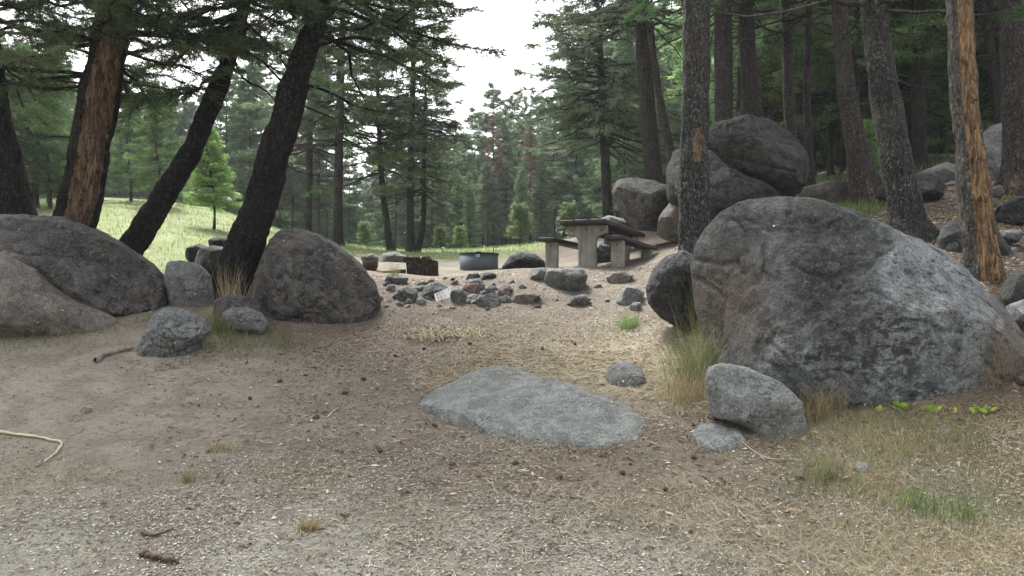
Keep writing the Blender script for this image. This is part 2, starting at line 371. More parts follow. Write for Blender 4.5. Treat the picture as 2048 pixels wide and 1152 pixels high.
# ------------------------------------------------------------------ ground sheet
GC = [ # photo column, row, bare-ground colour
 (0,1130,(.25,.235,.21)),(600,1130,(.27,.255,.235)),(1200,1130,(.27,.255,.235)),(1800,1130,(.25,.235,.21)),(2040,1100,(.24,.22,.19)),
 (0,960,(.22,.195,.16)),(300,850,(.24,.205,.17)),(100,760,(.24,.205,.17)),(300,740,(.26,.22,.185)),(600,860,(.2,.17,.14)),(500,760,(.23,.195,.165)),
 (850,920,(.17,.135,.11)),(1200,930,(.16,.125,.1)),(1500,930,(.165,.13,.1)),(1900,900,(.16,.135,.1)),(1900,850,(.15,.105,.07)),(2040,860,(.14,.1,.07)),
 (800,760,(.17,.135,.11)),(1100,720,(.25,.215,.145)),(1300,700,(.25,.215,.145)),(1300,1000,(.24,.2,.145)),(1700,980,(.22,.19,.13)),(900,670,(.2,.165,.13)),(700,680,(.165,.125,.1)),(100,690,(.2,.165,.14)),
 (900,620,(.13,.1,.082)),(1100,605,(.13,.108,.09)),(900,585,(.12,.095,.08)),(780,600,(.11,.085,.07)),(1200,560,(.145,.122,.1)),(1000,560,(.14,.12,.1)),(1150,600,(.135,.113,.092)),(1280,580,(.14,.12,.098)),(900,536,(.17,.15,.12)),(1060,520,(.17,.145,.12)),(760,540,(.15,.125,.1)),(820,570,(.14,.11,.09)),(1300,545,(.15,.13,.108)),(1250,630,(.14,.118,.095)),
 (500,600,(.13,.1,.08)),(1340,490,(.18,.15,.125))]
_g = np.array([list(G(a, b)[:2]) for a, b, _ in GC]); _gc = np.array([c for _, _, c in GC]) * 1.3; _gc = (_gc * .75 + _gc.mean(1, keepdims=True) * .25) * np.array([1.2, 1.23, 1.14])
def build_ground():
    rows = np.concatenate([[-60, -45, -35, -25, -12, -6, -3, -1, 0, 1, 1.8, 2.4, 3], np.exp(np.linspace(math.log(3.3), math.log(60), 560)), np.exp(np.linspace(math.log(62), math.log(230), 26))])
    uu = np.concatenate([-np.exp(np.linspace(math.log(1.6), math.log(.82), 14)), np.linspace(-.8, .8, 460), np.exp(np.linspace(math.log(.82), math.log(1.6), 14))])
    Wd = np.where(rows < 3.3, np.maximum(60 - 19 * np.maximum(rows, 0), 3.3), np.maximum(rows, 3.3)); Wd = np.where(rows < 0, 60, Wd)
    X = uu[None] * Wd[:, None]; Y = np.repeat(rows[:, None], len(uu), 1)
    Z = H(X, Y); far = sstep(130, 500, np.hypot(X, Y)); Z = Z * (1 - far) + 2.0 * far
    V = np.stack([X, Y, Z], -1).reshape(-1, 3)
    i = np.arange(len(V)).reshape(X.shape); Q = np.stack([i[:-1, :-1], i[:-1, 1:], i[1:, 1:], i[1:, :-1]], -1).reshape(-1, 4)
    P = V.copy(); P[:, 2] = 0
    col = np.zeros((len(V), 3)); wt = np.zeros(len(V))
    for (gx, gy), c in zip(_g, _gc):
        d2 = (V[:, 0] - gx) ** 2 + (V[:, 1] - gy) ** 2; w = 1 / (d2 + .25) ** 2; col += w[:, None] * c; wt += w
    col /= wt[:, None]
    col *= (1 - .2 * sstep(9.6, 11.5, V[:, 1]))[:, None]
    px = CX + F * V[:, 0] / np.maximum(V[:, 1], .5)
    nz = fbm(P * .5, 3, 3) * 1.2
    # meadow grass on the hill to the left and across the clearing; forest floor on the right
    mead = sstep(10.4, 11.8, V[:, 1] + nz * .8) * sstep(1180, 1060, px + nz * 40)
    mead = mead * (1 - sstep(560, 700, px + nz * 60) * (1 - sstep(19, 22, V[:, 1] + nz * 1.5)))
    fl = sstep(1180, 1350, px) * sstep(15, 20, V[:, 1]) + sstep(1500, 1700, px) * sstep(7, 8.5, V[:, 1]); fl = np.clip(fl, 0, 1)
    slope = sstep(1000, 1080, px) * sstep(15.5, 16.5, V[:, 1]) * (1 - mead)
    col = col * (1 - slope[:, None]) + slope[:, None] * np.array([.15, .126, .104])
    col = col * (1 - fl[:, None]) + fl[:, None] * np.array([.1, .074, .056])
    col = col * (1 - mead[:, None]) + mead[:, None] * np.array([.19, .23, .1])
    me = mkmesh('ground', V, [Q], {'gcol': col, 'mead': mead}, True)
    x = Mx('ground'); co = x.coord(); b = x.attr('gcol', 'Color')
    n1 = x.noise(co, 3.0, 6, .65); n2 = x.noise(co, 22, 6, .75); n3 = x.noise(co, 90, 4, .8); n4 = x.noise(co, .8, 4, .6)
    c = x.mix(x.ramp(n1, .4, .62, 0, .65), b, x.mix(.5, b, (.085, .065, .05)))
    c = x.mix(x.ramp(n4, .45, .65, 0, .3), c, (.27, .25, .22))
    c = x.mix(x.ramp(n2, .5, .66, 0, .65), c, x.mix(1.0, c, (.42, .38, .36), 'MULTIPLY'))
    c = x.mix(x.ramp(n2, .42, .3, 0, .45), c, x.mix(1.0, c, (1.5, 1.45, 1.4), 'MULTIPLY'))
    c = x.mix(x.ramp(n3, .56, .66, 0, .6), c, x.mix(1.0, c, (.4, .36, .34), 'MULTIPLY'))
    v = x.voro(co, 38); sp = x.math('MULTIPLY', x.ramp(v, .22, .14), x.ramp(x.voro(co, 38, out='Color'), .55, .7))
    c = x.mix(x.math('MULTIPLY', sp, .6), c, (.42, .4, .36))
    h = x.math('ADD', x.math('MULTIPLY', n2, .7), x.math('MULTIPLY', n3, .4))
    nr = x.bump(h, .9, .03); nr = x.bump(n3, .6, .01, nr)
    x.bsdf(c, .97, nr, .1)
    tag(link('ground', me, x.m), kind='structure')
build_ground()

# ------------------------------------------------------------------ rocks
def star(poly, n=240, smooth=2):
    P = np.array(poly, float); c = (P.min(0) + P.max(0)) / 2
    Q = np.roll(P, -1, 0); th = np.arange(n) / n * 2 * np.pi; r = np.zeros(n)
    for k, t in enumerate(th):
        d = np.array([math.cos(t), math.sin(t)]); best = 0
        for a, b in zip(P, Q):
            e = b - a; den = d[0] * e[1] - d[1] * e[0]
            if abs(den) < 1e-12: continue
            w = a - c; s = (w[0] * e[1] - w[1] * e[0]) / den; q = (w[0] * d[1] - w[1] * d[0]) / den
            if -1e-9 <= q <= 1 + 1e-9 and s > best: best = s
        r[k] = best
    for _ in range(smooth): r = (np.roll(r, 1) + 2 * r + np.roll(r, -1)) / 4
    return c, r
def shape_rock(r, T, sub, seed, amp, fine, cuts, k, crack, kd=.9, faces=0):
    """points in local axes (a: across, b: up, c: depth)"""
    S, Fc = ico(sub); a, b, c = S[:, 0], S[:, 1], S[:, 2]
    th = np.arctan2(b, a) % (2 * np.pi); rho = np.sqrt(a * a + b * b)
    rr = np.interp(th / (2 * np.pi) * len(r), np.arange(len(r) + 1), np.append(r, r[0]))
    rm = r.mean(); P = np.stack([rr * rho ** k * np.cos(th), rr * rho ** k * np.sin(th), T * np.sign(c) * np.abs(c) ** kd], 1)
    rng = np.random.RandomState(seed)
    for q in range(cuts):
        nn = norm(rng.randn(3)); nn[2] = -abs(nn[2]) if rng.rand() < .7 else nn[2]
        s = P @ nn; lim = s.max() * rng.uniform(.62, .86); ov = np.maximum(s - lim, 0); P = P - ov[:, None] * .88 * nn
    for q in range(faces):
        nn = norm(np.array([rng.uniform(-.9, .9), rng.uniform(-.6, .95), -rng.uniform(.5, 1)]))
        s = P @ nn; lim = s.max() * rng.uniform(.8, .93); ov = np.maximum(s - lim, 0); P = P - ov[:, None] * .85 * nn
    N = norm(P / np.array([rm, rm, T]) ** 2 if T > 0 else P)
    q = P / rm
    edge = 1 - .55 * rho ** 6
    pit = np.abs(fbm(q * 3.3 + seed * 1.7, 4, seed + 31))
    d = amp * rm * fbm(q * 1.4 + seed * 3.1, 4, seed) * edge + 1.5 * fine * rm * fbm(q * 7 + seed, 5, seed + 7, .6) - fine * 1.6 * rm * np.exp(-(pit / .07) ** 2) * (rho < .985)
    d = d + .16 * rm * (.22 - np.abs(fbm(q * .9 + seed * 2.3, 3, seed + 50, .45))) * (edge + .12)
    if crack: 
        cn = np.abs(fbm(q * 1.1 + 5.5 + seed, 3, seed + 20)); d = d - crack * rm * np.exp(-(cn / .035) ** 2)
    return P + N * d[:, None], Fc
def rock(label, poly, D, T, mat, seed=1, sub=5, amp=.1, fine=.02, cuts=3, k=.8, crack=0, group=None, name='boulder', cat='boulder', streak=None, warm=None, yaw=0, kd=.9, smooth=2, faces=None, grooves=()):
    if faces is None: faces = 7 if T >= .5 else 0
    c, r = star(poly, smooth=smooth); q = np.array(poly, float)
    if T < .4 and D < 12.2 and q[:, 1].max() > 545 and np.ptp(q[:, 0]) < 99 and cat == 'rock' or (T == .35 and D == 11.6):
        hh = np.ptp(q[:, 1]); low = q[:, 1] > q[:, 1].max() - .5 * hh
        g = G(c[0], q[:, 1].max() - .1 * hh)[1] + T * .5; q[low, 1] += .3 * hh; c, r = star(q)
        if abs(g - D) < 2: D = g
    C = W(c[0], c[1], D); r = r / F * D * (1 - .16 * T / D); r = r[::-1]; r = np.roll(r, 1)      # image rows run down
    P, Fc = shape_rock(r, T, sub, seed, amp, fine, cuts, k, crack, kd, faces)
    ray = norm(np.array([C[0], C[1], 0])); ey = norm(np.array([math.sin(yaw), math.cos(yaw), 0]) + ray * 1.0)
    V = P[:, :1] * np.array([1, 0, 0]) + P[:, 1:2] * np.array([0, 0, 1]) + P[:, 2:] * ey
    if len(grooves):
        wp = V + C; px = CX + F * wp[:, 0] / wp[:, 1]; py = HY - F * (wp[:, 2] - CH) / wp[:, 1]; front = P[:, 2] < .15 * T
        px = px + 9 * fbm(V * 3, 3, 61); py = py + 9 * fbm(V * 3, 3, 62)
        for pl, wd, dp in grooves:
            dist = np.full(len(V), 1e9); side = np.zeros(len(V))
            for (x0, y0), (x1, y1) in zip(pl[:-1], pl[1:]):
                L2 = (x1 - x0) ** 2 + (y1 - y0) ** 2; t = np.clip(((px - x0) * (x1 - x0) + (py - y0) * (y1 - y0)) / L2, 0, 1)
                dd = np.hypot(px - x0 - t * (x1 - x0), py - y0 - t * (y1 - y0)); dist = np.minimum(dist, dd)
            V = V + (ey * (.6 * dp * np.exp(-(dist / wd) ** 2) * front)[:, None])
    at = None
    if streak is not None:
        wp = V + C; px = CX + F * wp[:, 0] / wp[:, 1]; py = HY - F * (wp[:, 2] - CH) / wp[:, 1]
        def blobs(L): return np.clip(sum(s * np.exp(-((px - a) ** 2) / (2 * w * w) - ((py - b) ** 2) / (2 * hh * hh)) for a, b, w, hh, s in L), 0, 1)
        at = {'streak': blobs(streak), 'warm': blobs(warm or [(0, 0, 1, 1, 0)]), 'crust': blobs([(1710, 640, 90, 60, 1), (1770, 700, 90, 45, 1), (1600, 700, 80, 50, .7), (1470, 560, 70, 60, .5), (1960, 540, 40, 60, .8), (1860, 790, 60, 25, .8), (1500, 440, 120, 30, .6), (1700, 480, 120, 40, .5)])}
    me = mkmesh(name, V, [Fc], at, True)
    return tag(link(name, me, mat, loc=tuple(C)), label, cat, group)
def flat_rock(label, poly, h, mat, seed=1, sub=5, amp=.03, fine=.008, name='boulder', cat='boulder', group=None, k=.75, cuts=1, sink=.0):
    W3 = np.array([G(*p) for p in poly]); c, r = star(W3[:, :2]); z = hz(*c)
    P, Fc = shape_rock(r, h, sub, seed, amp, fine, cuts, k, 0)
    # follow the slope of the ground
    gx = (hz(c[0] + .3, c[1]) - hz(c[0] - .3, c[1])) / .6; gy = (hz(c[0], c[1] + .3) - hz(c[0], c[1] - .3)) / .6
    V = np.stack([P[:, 0], P[:, 1], P[:, 2] + gx * P[:, 0] + gy * P[:, 1] - sink], 1)
    me = mkmesh(name, V, [Fc], None, True)
    return tag(link(name, me, mat, loc=(c[0], c[1], z)), label, cat, group)

exec_rocks = [
 # label, outline, D, T, material, kwargs
 ('huge lichen-streaked grey boulder filling the right of the clearing', [(1368,520),(1385,470),(1430,425),(1480,400),(1545,394),(1610,397),(1680,412),(1760,445),(1850,485),(1920,520),(1975,570),(2015,610),(2040,660),(2042,705),(2025,760),(1985,830),(1960,890),(1800,950),(1550,900),(1440,820),(1400,720),(1375,620)], 7.4, 1.3, 'rock_giant',
   dict(seed=3, sub=8, amp=.045, fine=.011, cuts=0, k=.72, crack=0, faces=6, grooves=[([(1395,520),(1440,528),(1480,520),(1490,545)], 5, .07), ([(1530,490),(1535,520),(1528,545)], 4, .06), ([(1490,440),(1540,462),(1600,458)], 5, .035), ([(1535,680),(1575,715),(1620,770)], 5, .05), ([(1995,640),(1978,700),(1955,770),(1925,840)], 6, .06), ([(1400,560),(1450,600),(1445,680)], 5, .05), ([(1700,520),(1780,560)], 4, .02), ([(1620,640),(1700,655),(1760,640)], 4, .03)], streak=[(1880,640,75,120,1),(1930,560,55,90,.8),(1830,600,35,130,.7),(1840,760,140,40,.75),(1600,745,160,40,.5),(1560,560,25,120,.35),(1500,520,60,60,.3),(1780,560,20,110,.5)], warm=[(2010,730,28,60,1),(1990,780,25,30,.8),(1460,600,60,70,.6)])),
 ('dark rounded boulder wedged between the huge boulder and the sandy bank', [(1292,570),(1305,535),(1330,512),(1365,500),(1400,515),(1405,600),(1395,660),(1360,660),(1320,635),(1296,605)], 8.6, .45, 'rock_dark', dict(seed=5, sub=6, amp=.09, fine=.025, cuts=1, crack=.03, faces=7)),
 ('large dark boulder perched on top of the pile behind the table', [(1392,315),(1402,275),(1428,250),(1480,238),(1532,244),(1578,270),(1608,310),(1616,350),(1604,384),(1570,396),(1535,390),(1490,372),(1430,345)], 15.3, 1.3, 'rock_dark', dict(seed=11, sub=7, amp=.07, fine=.024, cuts=0, k=.7, crack=.03, faces=10, grooves=[([(1420,300),(1500,325),(1590,345)], 3, .08), ([(1440,275),(1520,290)], 3, .05), ([(1480,350),(1560,365)], 3, .06)])),
 ('rounded boulder under the perched one, behind the lichened trunk', [(1330,340),(1345,300),(1390,280),(1440,330),(1500,365),(1560,385),(1570,430),(1480,460),(1380,450),(1335,400)], 15.0, 1.0, 'rock_dark', dict(seed=12, sub=6, amp=.08, cuts=0, crack=.03, faces=9)),
 ('brown egg-shaped boulder resting beside the pile behind the table', [(1224,385),(1232,362),(1260,355),(1310,360),(1345,378),(1368,420),(1370,470),(1330,478),(1275,470),(1245,430)], 16.2, .8, 'rock_brown', dict(seed=14, sub=6, amp=.06, fine=.015, cuts=2)),
 ('grey leaning boulder in front of the egg-shaped one, left of the lichened trunk', [(1310,470),(1320,430),(1345,395),(1390,390),(1410,430),(1400,480),(1350,485)], 15.2, .5, 'rock_brown2', dict(seed=15, sub=5)),
 ('broad domed brown boulder at the left edge of the clearing', [(-150,560),(-130,480),(-60,440),(0,427),(60,426),(130,436),(200,462),(260,495),(310,530),(340,570),(350,605),(330,640),(200,690),(0,700),(-130,660)], 9.9, 1.25, 'rock_brown', dict(seed=21, sub=7, amp=.05, fine=.018, cuts=0, k=.75, faces=9, grooves=[([(60,440),(110,458),(160,455),(210,480)], 5, .05), ([(110,520),(160,575),(230,605),(300,610)], 5, .05)], crack=.02)),
 ('sloping paler boulder leaning low against the domed left one', [(-120,620),(-90,540),(-20,500),(30,495),(70,525),(110,570),(160,605),(215,628),(250,650),(200,700),(0,740),(-100,700)], 8.9, .6, 'rock_brown2', dict(seed=22, sub=6, amp=.07, fine=.014, cuts=2)),
 ('upright flat-faced grey rock between the domed boulder and the leaning tree', [(332,560),(336,525),(365,520),(400,528),(420,550),(432,600),(428,640),(350,650)], 9.9, .25, 'rock_grey', dict(seed=23, sub=6, amp=.05, fine=.02, cuts=1, k=.45, kd=.5)),
 ('conical brown boulder right of the leaning burnt trunk', [(500,590),(515,545),(545,478),(560,460),(600,453),(640,465),(680,490),(720,525),(750,565),(762,600),(755,650),(700,680),(560,680),(505,645)], 10.0, .85, 'rock_brown', dict(seed=24, sub=7, amp=.05, fine=.022, cuts=0, k=.9, faces=9, grooves=[([(590,480),(620,520),(600,560)], 5, .05), ([(650,600),(680,625),(690,660)], 5, .06), ([(560,500),(590,515),(625,510)], 4, .04)], crack=.025)),
 ('small craggy lichened rock standing alone on the dusty path', [(262,730),(285,680),(300,640),(325,617),(360,613),(390,625),(415,645),(420,665),(395,690),(385,720),(330,745)], 8.1, .28, 'rock_grey', dict(seed=25, sub=6, amp=.14, fine=.06, cuts=1, crack=.05, k=.85)),
 ('low pale grey rock in the grass beside the conical boulder', [(438,660),(445,625),(465,614),(500,616),(525,625),(538,650),(520,680),(460,680)], 8.9, .22, 'rock_grey', dict(seed=26, sub=5, amp=.1, fine=.03)),
 ('dark low rock at the foot of the leaning burnt trunk', [(425,630),(430,600),(460,590),(500,592),(520,610),(522,650),(460,660)], 9.3, .2, 'rock_brown', dict(seed=27, sub=5)),
 ('flat dark rock behind the leaning burnt trunk, uppermost of its heap', [(408,492),(415,480),(440,474),(480,476),(505,488),(490,504),(430,504)], 12.4, .4, 'rock_black', dict(seed=28, sub=5)),
 ('wide layered dark rock lying under the uppermost rock behind the burnt trunk', [(383,515),(390,500),(430,492),(500,500),(535,512),(530,540),(460,550),(395,545)], 12.0, .5, 'rock_dark', dict(seed=29, sub=6, cuts=4, k=.6)),
 ('low brown rock between the burnt trunk and the conical boulder', [(470,590),(480,540),(510,530),(550,545),(560,600),(520,620)], 11.2, .3, 'rock_dark', dict(seed=30, sub=5)),
 ('pale flat rock at the left of the heap behind the burnt trunk', [(362,515),(375,497),(400,487),(420,495),(420,520),(380,530)], 12.6, .3, 'rock_dark', dict(seed=31, sub=5)),
 ('tilted grey slab propped in front of the huge boulder', [(1410,760),(1416,735),(1440,725),(1500,738),(1560,765),(1598,800),(1605,840),(1612,872),(1590,892),(1560,890),(1520,870),(1470,842),(1418,828)], 6.15, .22, 'rock_slab', dict(seed=32, sub=7, amp=.05, fine=.014, cuts=1, k=.34, kd=.28, smooth=0, faces=4)),
 ('low rounded grey stone in the gap between ring and table', [(1003,535),(1020,512),(1040,503),(1070,508),(1090,522),(1092,545),(1050,555),(1010,552)], 14.4, .4, 'rock_black', dict(seed=33, sub=5)),
 ('low grey rock in the grass behind the charred log block', [(755,525),(765,508),(790,503),(815,512),(825,530),(800,540),(765,540)], 18.5, .4, 'rock_grey', dict(seed=34, sub=5)),
 ('rough grey rock seen under the picnic table', [(1155,545),(1165,500),(1195,480),(1225,490),(1240,520),(1245,560),(1200,560)], 15.3, .3, 'rock_grey', dict(seed=35, sub=5, cuts=4, fine=.03)),
 ('flat speckled rock showing above the far side of the tabletop', [(1195,440),(1215,432),(1250,436),(1275,448),(1272,475),(1220,480),(1195,460)], 16.8, .5, 'rock_grey', dict(seed=36, sub=5, cuts=4, fine=.03)),
 ('large angular bank rock right of centre, below the table', [(1088,560),(1095,540),(1130,536),(1165,537),(1176,552),(1165,572),(1140,585),(1100,580)], 11.6, .35, 'rock_blue', dict(seed=41, cuts=5)),
 ('blocky tan rock set in the bank beside the left bench post', [(1058,555),(1064,537),(1090,535),(1098,548),(1090,562),(1065,562)], 11.9, .22, 'rock_grey', dict(seed=42, cuts=5)),
 ('pointed pale grey rock beside the dark wedged boulder', [(1230,595),(1250,572),(1280,570),(1292,582),(1285,600),(1260,612),(1235,606)], 9.7, .2, 'rock_grey', dict(seed=43, cuts=5)),
 ('small pale stone tucked below the pointed rock by the dark boulder', [(1257,612),(1265,603),(1282,605),(1284,618),(1265,622)], 9.5, .09, 'rock_grey', dict(seed=44, cuts=3, sub=4)),
 ('brown sunken rock near the top of the sandy bank', [(1212,555),(1225,545),(1250,543),(1268,550),(1250,568),(1220,566)], 10.9, .2, 'rock_brown2', dict(seed=45, cuts=3)),
 ('bluish block of rock at the left end of the bank', [(787,595),(795,580),(815,573),(835,580),(838,598),(820,606),(795,606)], 10.7, .18, 'rock_blue', dict(seed=46, cuts=5, fine=.04)),
 ('bluish wedge of rock just left of the paper sign', [(840,585),(850,570),(875,565),(895,572),(895,592),(860,600),(842,598)], 10.75, .18, 'rock_blue', dict(seed=47, cuts=5)),
 ('round dark green-grey stone just right of the paper sign', [(900,592),(905,580),(925,578),(934,590),(930,606),(908,608)], 10.45, .12, 'rock_blue', dict(seed=48, cuts=4)),
 ('rusty-toned angular rock above the round stone in the bank', [(922,580),(930,567),(955,566),(965,576),(955,590),(930,588)], 11.1, .16, 'rock_red', dict(seed=49, cuts=5)),
 ('long dark flat stone just under the steel fire ring', [(955,556),(965,546),(985,545),(994,551),(985,558),(960,560)], 12.0, .14, 'rock_dark', dict(seed=50, cuts=4)),
 ('white-topped stone at the foot of the steel fire ring', [(930,555),(938,546),(955,544),(962,551),(950,559),(935,560)], 12.0, .12, 'rock_grey', dict(seed=51, cuts=4)),
 ('grey block stone in the upper row of the bank', [(925,572),(935,558),(965,556),(975,566),(965,578),(935,580)], 11.5, .16, 'rock_blue', dict(seed=52, cuts=5)),
 ('layered tan and dark rock in the middle of the bank', [(993,586),(998,573),(1020,570),(1024,580),(1018,594),(1000,596)], 10.8, .14, 'rock_brown2', dict(seed=53, cuts=4)),
 ('flat finger-shaped pale stone between the bank rocks', [(932,592),(940,588),(956,589),(955,595),(940,597)], 10.5, .07, 'rock_slab', dict(seed=54, cuts=2, sub=4)),
 ('buried greenish rock at the toe of the bank', [(950,608),(960,592),(985,585),(1000,592),(998,612),(970,618)], 10.2, .14, 'rock_blue', dict(seed=55, cuts=5)),
 ('small dark rock between the rusty-toned and layered rocks', [(966,590),(970,577),(985,575),(992,586),(985,597),(972,597)], 10.7, .1, 'rock_dark', dict(seed=56, cuts=4, sub=4)),
 ('buried sandy rock below the layered tan rock', [(1015,602),(1030,588),(1070,584),(1085,592),(1070,605),(1030,608)], 10.5, .15, 'rock_brown2', dict(seed=57, cuts=3)),
 ('half-buried grey rock at the toe of the bank, below the large angular one', [(1130,605),(1145,590),(1170,588),(1182,598),(1170,610),(1140,612)], 10.2, .15, 'rock_blue', dict(seed=58, cuts=3)),
 ('long dark flat stone in front of the charred log block', [(762,562),(775,550),(800,550),(818,556),(810,568),(780,570)], 12.0, .2, 'rock_blue', dict(seed=59, cuts=4)),
 ('greenish pale stone below the long dark stone by the log block', [(768,580),(775,570),(790,568),(792,578),(780,584)], 11.3, .1, 'rock_grey', dict(seed=60, cuts=4, sub=4)),
 ('small dark grey stone high in the sandy slope below the ring', [(900,566),(905,560),(915,560),(918,568),(908,572)], 11.2, .06, 'rock_brown2', dict(seed=61, cuts=3, sub=4)),
 ('dark boulder behind the foot of the stripped orange trunk', [(1868,540),(1875,480),(1900,445),(1950,430),(1990,450),(2015,500),(2025,550),(2010,600),(1900,600)], 10.4, .55, 'rock_dark', dict(seed=62, sub=6)),
 ('dark rounded rock at the right edge above the huge boulder', [(2003,590),(2010,560),(2040,540),(2090,540),(2110,590),(2060,640),(2015,620)], 8.0, .35, 'rock_dark', dict(seed=63)),
 ('grey rock at the right edge beside the huge boulder', [(2015,640),(2020,610),(2050,598),(2100,610),(2100,690),(2040,690)], 7.6, .3, 'rock_grey', dict(seed=64)),
 ('rusty brown rock at the right edge beside the foot of the huge boulder', [(2012,790),(2020,750),(2045,738),(2100,745),(2110,800),(2050,815)], 6.6, .3, 'rock_red', dict(seed=65, cuts=4)),
 ('mossy dark boulder on the slope at the right edge', [(1990,440),(2000,410),(2030,393),(2080,395),(2100,440),(2060,475),(2010,465)], 12.5, .6, 'rock_black', dict(seed=66)),
 ('pale lichened boulder between the stripped trunk and the rightmost trunk', [(1950,360),(1955,290),(1975,255),(2010,245),(2050,265),(2060,340),(2040,385),(1980,385)], 19.0, 1.0, 'rock_grey', dict(seed=67, sub=6, cuts=5)),
 ('broken grey ledge across the slope, left of the stripped trunk', [(1830,360),(1850,340),(1890,325),(1915,335),(1920,365),(1890,385),(1845,380)], 18.5, .6, 'rock_grey', dict(seed=68, cuts=5)),
 ('flat grey outcrop at the foot of the slope behind the perched boulder', [(1590,400),(1600,378),(1650,365),(1700,368),(1725,380),(1710,405),(1640,415)], 17.0, .9, 'rock_brown2', dict(seed=69, cuts=4)),
 ('low rock beside the foot of the scarred leaning trunk', [(1730,395),(1745,375),(1775,372),(1790,390),(1775,408),(1740,408)], 16.0, .4, 'rock_dark', dict(seed=70, cuts=4)),
 ('smooth brown rock on the slope behind the tall lichened leaning trunk', [(1800,385),(1820,350),(1860,345),(1890,375),(1880,405),(1820,405)], 15.5, .6, 'rock_brown', dict(seed=71, cuts=3)),
 ('small squared grey rock under the rightmost trunk', [(1975,395),(1980,375),(2000,370),(2008,385),(2000,400)], 13.2, .2, 'rock_blue', dict(seed=72, cuts=5, sub=4)),
 ('flat blue-grey rock beside the squared one under the rightmost trunk', [(1965,412),(1970,398),(1992,396),(2000,408),(1985,418)], 12.6, .2, 'rock_blue', dict(seed=73, cuts=5, sub=4)),
 ('pale rounded stone on the slope right of the stripped trunk', [(1990,478),(2000,462),(2025,458),(2045,468),(2035,486),(2005,488)], 10.6, .25, 'rock_grey', dict(seed=74)),
 ('upright slab rock just left of the stripped trunk', [(1870,500),(1885,455),(1905,440),(1925,455),(1930,510),(1890,525)], 10.4, .3, 'rock_blue', dict(seed=75, cuts=4)),
 ('grey ledge rock between the two leaning trunks on the slope', [(1745,445),(1755,425),(1790,420),(1800,440),(1780,455)], 14.0, .4, 'rock_brown2', dict(seed=76)),
]
for lab, poly, D, T, mt, kw in exec_rocks:
    kw = dict(kw); kw.setdefault('k', .6 if T < .2 else .8); small = T < .3 and 'sub' not in kw
    rock(lab, poly, D, T, M[mt], name='boulder' if T >= .3 else 'rock', cat='boulder' if T >= .3 else 'rock', **kw)
flat_rock('long pale grey slab lying flush in the ground at centre', [(824,825),(850,800),(905,765),(960,744),(1010,740),(1070,755),(1150,778),(1230,800),(1290,822),(1308,845),(1290,880),(1230,897),(1130,893),(1020,880),(920,865),(850,845)], .13, M['rock_slab'], 81, 7, .05, .006, 'slab_rock', 'rock')
flat_rock('small round-topped bluish stone above the right end of the long slab', [(1210,755),(1225,738),(1255,733),(1285,745),(1293,765),(1280,777),(1240,775),(1215,768)], .1, M['rock_blue'], 82, 5, .05, .01, 'rock', 'rock')
flat_rock('small flat oval grey stone below the tilted slab', [(1382,868),(1400,855),(1440,853),(1480,870),(1497,890),(1480,905),(1430,905),(1395,893)], .05, M['rock_slab'], 83, 5, .03, .006, 'rock', 'rock')
flat_rock('small squared white stone in the straw at lower right', [(1706,935),(1712,928),(1738,932),(1740,948),(1722,954),(1708,948)], .035, M['rock_slab'], 84, 4, .1, .02, 'rock', 'rock', cuts=4)
flat_rock('small grey stone in the straw below the lime-green sprigs', [(1868,862),(1885,856),(1905,862),(1900,872),(1878,873)], .025, M['rock_grey'], 85, 4, .1, .02, 'rock', 'rock', cuts=3)
flat_rock('small tan stone on the dusty path at far left', [(158,825),(168,819),(185,823),(183,830),(165,832)], .025, M['rock_brown2'], 86, 4, .1, .02, 'rock', 'rock', cuts=3)
flat_rock('tiny pale stone at the foot of the conical boulder', [(700,628),(708,624),(718,627),(715,633),(703,633)], .04, M['rock_grey'], 87, 4, .1, .02, 'rock', 'rock')
for i, (px, py) in enumerate([(405,382),(430,398),(455,402),(475,392),(385,395),(360,388),(500,408),(530,420),(548,428)]):
    s = [9, 14, 12, 10, 12, 9, 12, 14, 9][i]
    flat = [(px - s, py + 2), (px - s * .6, py - s * .55), (px + s * .3, py - s * .7), (px + s, py), (px + s * .5, py + s * .5)]
    rock('pale sunlit rock strewn on the meadow crest behind the young fir', flat, 33 - i * .6, .5, M['rock_slab'], seed=90 + i, sub=4, group='pale rocks on the meadow crest', name='rock', cat='rock')
for i, (px, py, w, h) in enumerate([(800,608,9,5),(815,612,7,4),(845,606,8,5),(880,612,6,4),(905,615,8,5),(945,604,7,5),(962,601,9,5),(1008,604,8,4),(1045,574,10,6),(1022,562,9,5),(985,569,8,5),(905,558,7,4),(862,562,8,4),(780,600,8,5),(772,612,7,5),(1075,612,8,4),(1110,598,8,4),(1195,572,10,5),(1150,560,9,4),(890,556,6,3),(760,596,7,5),(835,566,7,4),(1215,600,7,4),(975,618,7,4)]):
    r_ = random.Random(i); poly = [(px - w, py + h * .4), (px - w * .7, py - h * r_.uniform(.3, .8)), (px, py - h * r_.uniform(.7, 1)), (px + w * .8, py - h * r_.uniform(.2, .7)), (px + w, py + h * .5), (px, py + h)]
    rock('small angular stone set in the dirt of the bank among the bigger rocks', poly, 10.6, .06, M[('rock_blue', 'rock_brown2', 'rock_grey', 'rock_dark')[i % 4]], seed=200 + i, sub=4, cuts=5, amp=.15, name='rock', cat='rock', group='small stones in the bank')
_r = random.Random(77)
